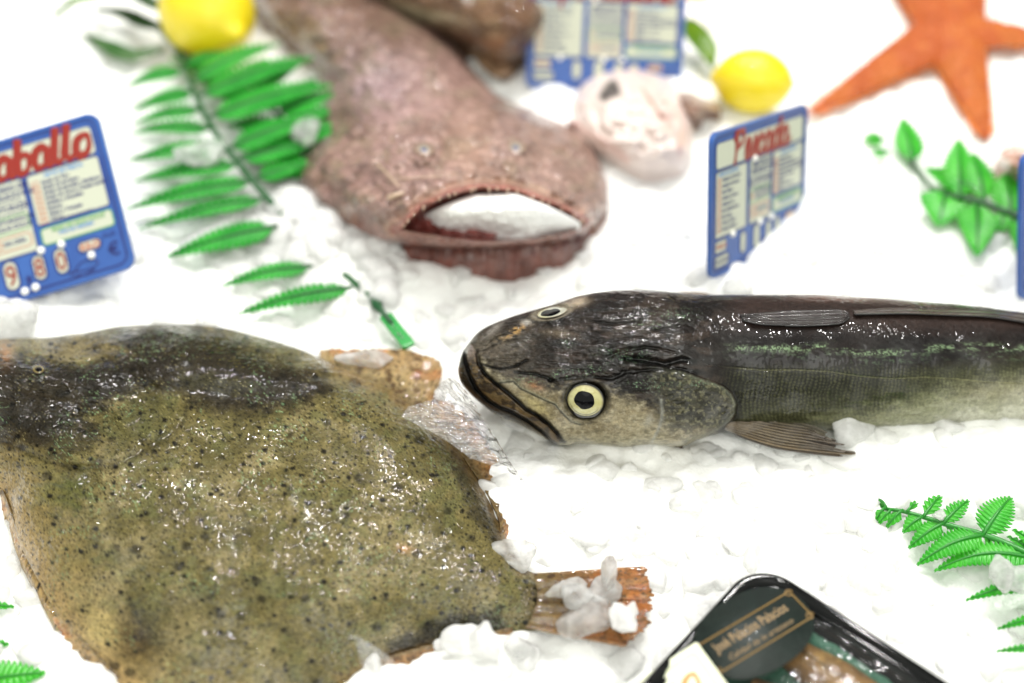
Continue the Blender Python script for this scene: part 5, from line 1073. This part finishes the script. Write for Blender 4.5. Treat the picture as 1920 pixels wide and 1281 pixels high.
# added green sheet for the film's mint reflections, then the fillets
t = NT('mint_sheen'); v = t.n('ShaderNodeTexCoord').outputs['Object']; p = pb(t, tuple(lin((52, 96, 78))), .5); t.l(bump(t, noise(t, v, 160, 4), .002), p.inputs['Normal']); t.l(p.outputs[0], t.out.inputs[0]); M_SHEEN = t.m
uu, vv = np.meshgrid(np.linspace(.0085, LA - .0085, 90), np.linspace(.0085, LB - .0085, 150), indexing='ij'); lz = .010 + .006 * sstep(.020, .009, np.minimum(uu, vv)) + .0025 * (1 - np.abs(fbm(uu * 130 + 5, vv * 130 + 5, 941, 3) * 2 - 1)); P = np.concatenate([(c_[:2] + uu[..., None] * ea + vv[..., None] * eb_), lz[..., None]], -1)
kv = (np.hypot(np.maximum(.021 - uu, 0), np.maximum(.021 - vv, 0)) < .0118).reshape(-1); F = gridF(90, 150); mesh('sheen_sheet', P, F[kv[F].all(1)], M_SHEEN, tr)
M_FIL = skin('smoked_fillet', .45, .0, .12, mid=120, mid_d=.0008, var=.25, spec=.15, tone=.85)
def fillet(u0, v0, u1, v1, w, sd):
    n, m = 90, 40; q = np.linspace(0, 1, n)[:, None]; s_ = np.linspace(-1, 1, m)[None]; a = np.array([u0, v0]); b = np.array([u1, v1]); d = b - a; L_ = np.linalg.norm(d); d /= L_; nn = np.array([-d[1], d[0]])
    ww = w * np.sin(math.pi * np.clip(q * .94 + .03, 0, 1)) ** .5; uu = a[0] + d[0] * q * L_ + nn[0] * s_ * ww; vv = a[1] + d[1] * q * L_ + nn[1] * s_ * ww
    hz = .0125 + .006 * (1 - s_ ** 2) ** .6 + .0016 * (fbm(uu * 160 + 9, vv * 160 + 9, sd, 4) - .5); P = c_[:2] + uu[..., None] * ea + vv[..., None] * eb_; P = np.concatenate([P, hz[..., None]], -1)
    C = Paint(uu.shape, (150, 104, 62)); C.mix(sstep(.45, .6, fbm(uu * 240 + 9, vv * 90 + 9, sd + 2, 4)) * .6, (108, 72, 44)); C.mix(sstep(.55, .7, fbm(uu * 100 + 9, vv * 300 + 9, sd + 3, 3)) * .5, (188, 140, 84)); C.mix(np.exp(-(s_ / .09) ** 2) * .7 * np.ones_like(q), (84, 58, 34)); C.mix(sstep(.8, 1, np.abs(s_)) * .5 * np.ones_like(q), (60, 44, 34))
    mesh('smoked_fillet', P, gridF(n, m), M_FIL, tr, col=C.c)
fillet(.0215, .022, .018, .17, .0135, 901); fillet(.045, .030, .042, .17, .014, 907); fillet(.070, .024, .066, .18, .014, 911); fillet(.093, .030, .092, .18, .012, 915)
q_ = [tloop(.009, TZ - .0032, .011)]; M_TF = film_mat('tray_film', .02, (.84, .92, .88), 60, .0003, .05, .015)
n, m = 90, 150; uu, vv = np.meshgrid(np.linspace(.0068, LA - .0068, n), np.linspace(.0068, LB - .0068, m), indexing='ij'); fz = TZ - .0028 - .0012 + .0006 * fbm(uu * 130 + 5, vv * 40 + 5, 931, 3) + .0007 * (1 - np.abs(fbm(uu * 70 + 3, vv * 70 + 3, 935, 3) * 2 - 1)) * sstep(.024, .008, np.minimum(uu, vv))
cr = np.hypot(np.maximum(.019 - uu, 0), np.maximum(.019 - vv, 0)); P = np.concatenate([(c_[:2] + uu[..., None] * ea + vv[..., None] * eb_), fz[..., None]], -1); keepv = cr < .0125
F = gridF(n, m); kf = keepv.reshape(-1)[F].all(1); mesh('clear_lid', P, F[kf], M_TF, tr)
# oval label with gold frame and lettering; local axes: X along the text
xa = -(ea) ; lab_c = at(1442, 1186, TZ + .0006); ta_ = at(1482, 1135, TZ) - at(1342, 1219, TZ); ta_[2] = 0; ta_ /= np.linalg.norm(ta_); tb_ = np.cross([0, 0, 1.], ta_)
lb = lambda V: lab_c + np.asarray(V, float)[:, :1] * ta_ + np.asarray(V, float)[:, 1:2] * tb_ + np.asarray(V, float)[:, 2:3] * np.array([0, 0, 1.])
kk = mm(1430, 1190, TZ); ta_px = 1.0
lab_c = at(1414, 1186, TZ + .0006)
ov = [(.0262 * math.copysign(abs(math.cos(a)) ** .9, math.cos(a)), .0180 * math.copysign(abs(math.sin(a)) ** .9, math.sin(a))) for a in np.linspace(0, 2 * math.pi, 64, endpoint=False)]
V, F = slab(ov, 0, .0003); M_LBL = skin('label_green', .55, .15, .1, mid=200, mid_d=.0006, var=.2)
lab = mesh('oval_label', lb(V), F, M_LBL, tr, col=np.tile(lin((24, 38, 33)), (len(V), 1)))
M_GOLD = simple('print_gold', (126, 98, 44), .45); fr_ = rrect(-.0245, -.0072, .0245, .0072, .0004, 2); V, F = outline(fr_, .0006, .0003, .0005); mesh('gold_frame', lb(V), F, M_GOLD, lab)
for sx_, sy_ in ((1, 1), (1, -1), (-1, 1), (-1, -1)):
    a = np.linspace(0, 8.5, 40); rr_ = .0019 - .00016 * a; V, F = tubeVF(np.c_[sx_ * .0236 + rr_ * np.cos(a), sy_ * .0065 + rr_ * np.sin(a), np.full(40, .0005)], .00026, 6, .4); mesh('gold_scroll', lb(V), F, M_GOLD, lab)
def cent(s_, sz, y_, off=.0, shear=0):
    V, F = textVF(s_, sz, shear, off); V[:, 0] -= V[:, 0].max() / 2; V[:, 1] += y_; V[:, 2] = .0005; return V, F
V, F = cent('José Palacios Palacios', .0050, .0004, .00008); V[:, 1] = .0004 + (V[:, 1] - .0004) * 1.25; V[:, 0] *= .86; mesh('lettering', lb(V), F, M_GOLD, lab)
V, F = cent('Calidad de lo artesano', .0036, -.0052, 0, .3); mesh('lettering', lb(V), F, M_GOLD, lab)

# ================================================================ small cream card at the bottom edge
M_CARD = simple('card_cream', (232, 236, 208), .45); M_CO = simple('card_orange', (226, 148, 84), .5); M_CL = simple('card_line', (196, 206, 164), .5)
TRc = (1306, 1203); O, x, y, z, Ww, Hh = frame((1306, 1203), (1392, 1322), (1150, 1306), .560, .540, .556)
cdt = thing('price_card', O + x * Ww / 2, 'small cream card with orange handwriting leaning against the black tray', 'price card')
def putc(nm, VF, mat, par=cdt, sm=False): V = np.asarray(VF[0], float); return mesh(nm, O + V[:, :1] * x + V[:, 1:2] * y + V[:, 2:3] * z, VF[1], mat, par, smooth=sm)
cb = putc('card', slab(rrect(0, 0, Ww, Hh, .001), -.001, 0), M_CARD); putc('border', outline(rrect(.0035, .0035, Ww - .0035, Hh - .0035, .001), .0005, 0, .0002), M_CL, cb)
V, F, wd = script('rico', .014, .15); V[:, 0] += Ww - wd - .0075; V[:, 1] += Hh - .0185; V[:, 2] = np.maximum(V[:, 2], 0) + .0002; putc('lettering', (V, F), M_CO, cb, True)
for nm_, (cx_, cy_) in (('a', (0, 0)),): pass

# ================================================================ single pieces of ice one can point to
def ice_piece(label, px, py, z, r, seed, mat=None, sx=1, sy=1, flat=.6, ang=0):
    P_, F_ = chunkVF(at(px, py, z), r, seed, 4, flat, .10, sx, sy, ang); o = mesh('ice_piece', P_, F_, mat or M_CLEAR); return tag(o, label, 'ice', 'single pieces of ice')
ice_piece('rounded ice lump in the middle of the speckled tail fin', 1080, 1113, .021, .0075, 1, sx=1.1, sy=.75, ang=-30)
ice_piece('long flat ice piece where the speckled tail begins', 1058, 1103, .020, .0058, 2, sx=1.3, sy=.6, ang=20)
ice_piece('pointed upright ice shard on the upper edge of the speckled tail fin', 1141, 1080, .023, .0058, 3, sx=.65, sy=1.1, flat=1.3)
ice_piece('dull grey ice lump below the pointed shard on the tail fin', 1132, 1112, .018, .0062, 4, M_CLEAR)
ice_piece('white ice piece near the right end of the speckled tail fin', 1160, 1160, .020, .0066, 5, M_FROST, .8, 1.25, ang=15)
ice_piece('small ice splinter right of the white piece on the tail fin', 1181, 1143, .020, .0040, 6, M_FROST, .7, 1.2, ang=-40)
ice_piece('big square ice block along the lower edge of the speckled tail fin', 1090, 1165, .015, .0110, 7, M_CLEAR, 1.1, .9)
ice_piece('upright ice piece against the lower flatfish edge, leaning on a smaller one', 903, 1206, .016, .0078, 8, M_FROST, .85, 1, 1.0)
ice_piece('smaller ice piece behind the upright one at the lower flatfish edge', 868, 1200, .014, .0070, 9, M_FROST)
ice_piece('greenish ice piece at the root of the speckled tail', 975, 1218, .012, .0060, 10, M_CLEAR)
ice_piece('wet ice piece on the root of the tail beside the ice bed', 962, 1040, .012, .0090, 11, M_CLEAR, 1.2, .8)
ice_piece('clear flat ice piece on the pale fin of the speckled flatfish', 690, 672, .012, .0090, 12, M_CLEAR, 1.5, .7, .5, 10)
ice_piece('large milky ice lump under the sign at the left edge', 24, 600, .013, .0125, 13, M_CLEAR, 1.3, 1, .7)
ice_piece('pointed white ice piece on the tip of the hake fin', 1592, 800, .012, .0095, 14, M_FROST, 1.1, .8, 1.0, 20)
ice_piece('rounded ice piece lying on the bright fern leaflets', 1878, 1074, .017, .0070, 15, M_CLEAR, .9, 1.1, .8)
ice_piece('ice piece at the right border beside the one on the bright fern', 1912, 1082, .016, .0060, 16, M_CLEAR)
ice_piece('tiny ice bead between two upper leaflets of the bright fern', 1761, 966, .014, .0026, 17, M_CLEAR)
ice_piece('milky ice lump lying on the dark fern beside its stem', 385, 285, .024, .0105, 18, M_CLEAR, 1.3, .9, .5)
ice_piece('glassy ice lump on the dark fern close to the monkfish cheek', 575, 250, .022, .0095, 19, M_CLEAR, .7, 1.2, .6)
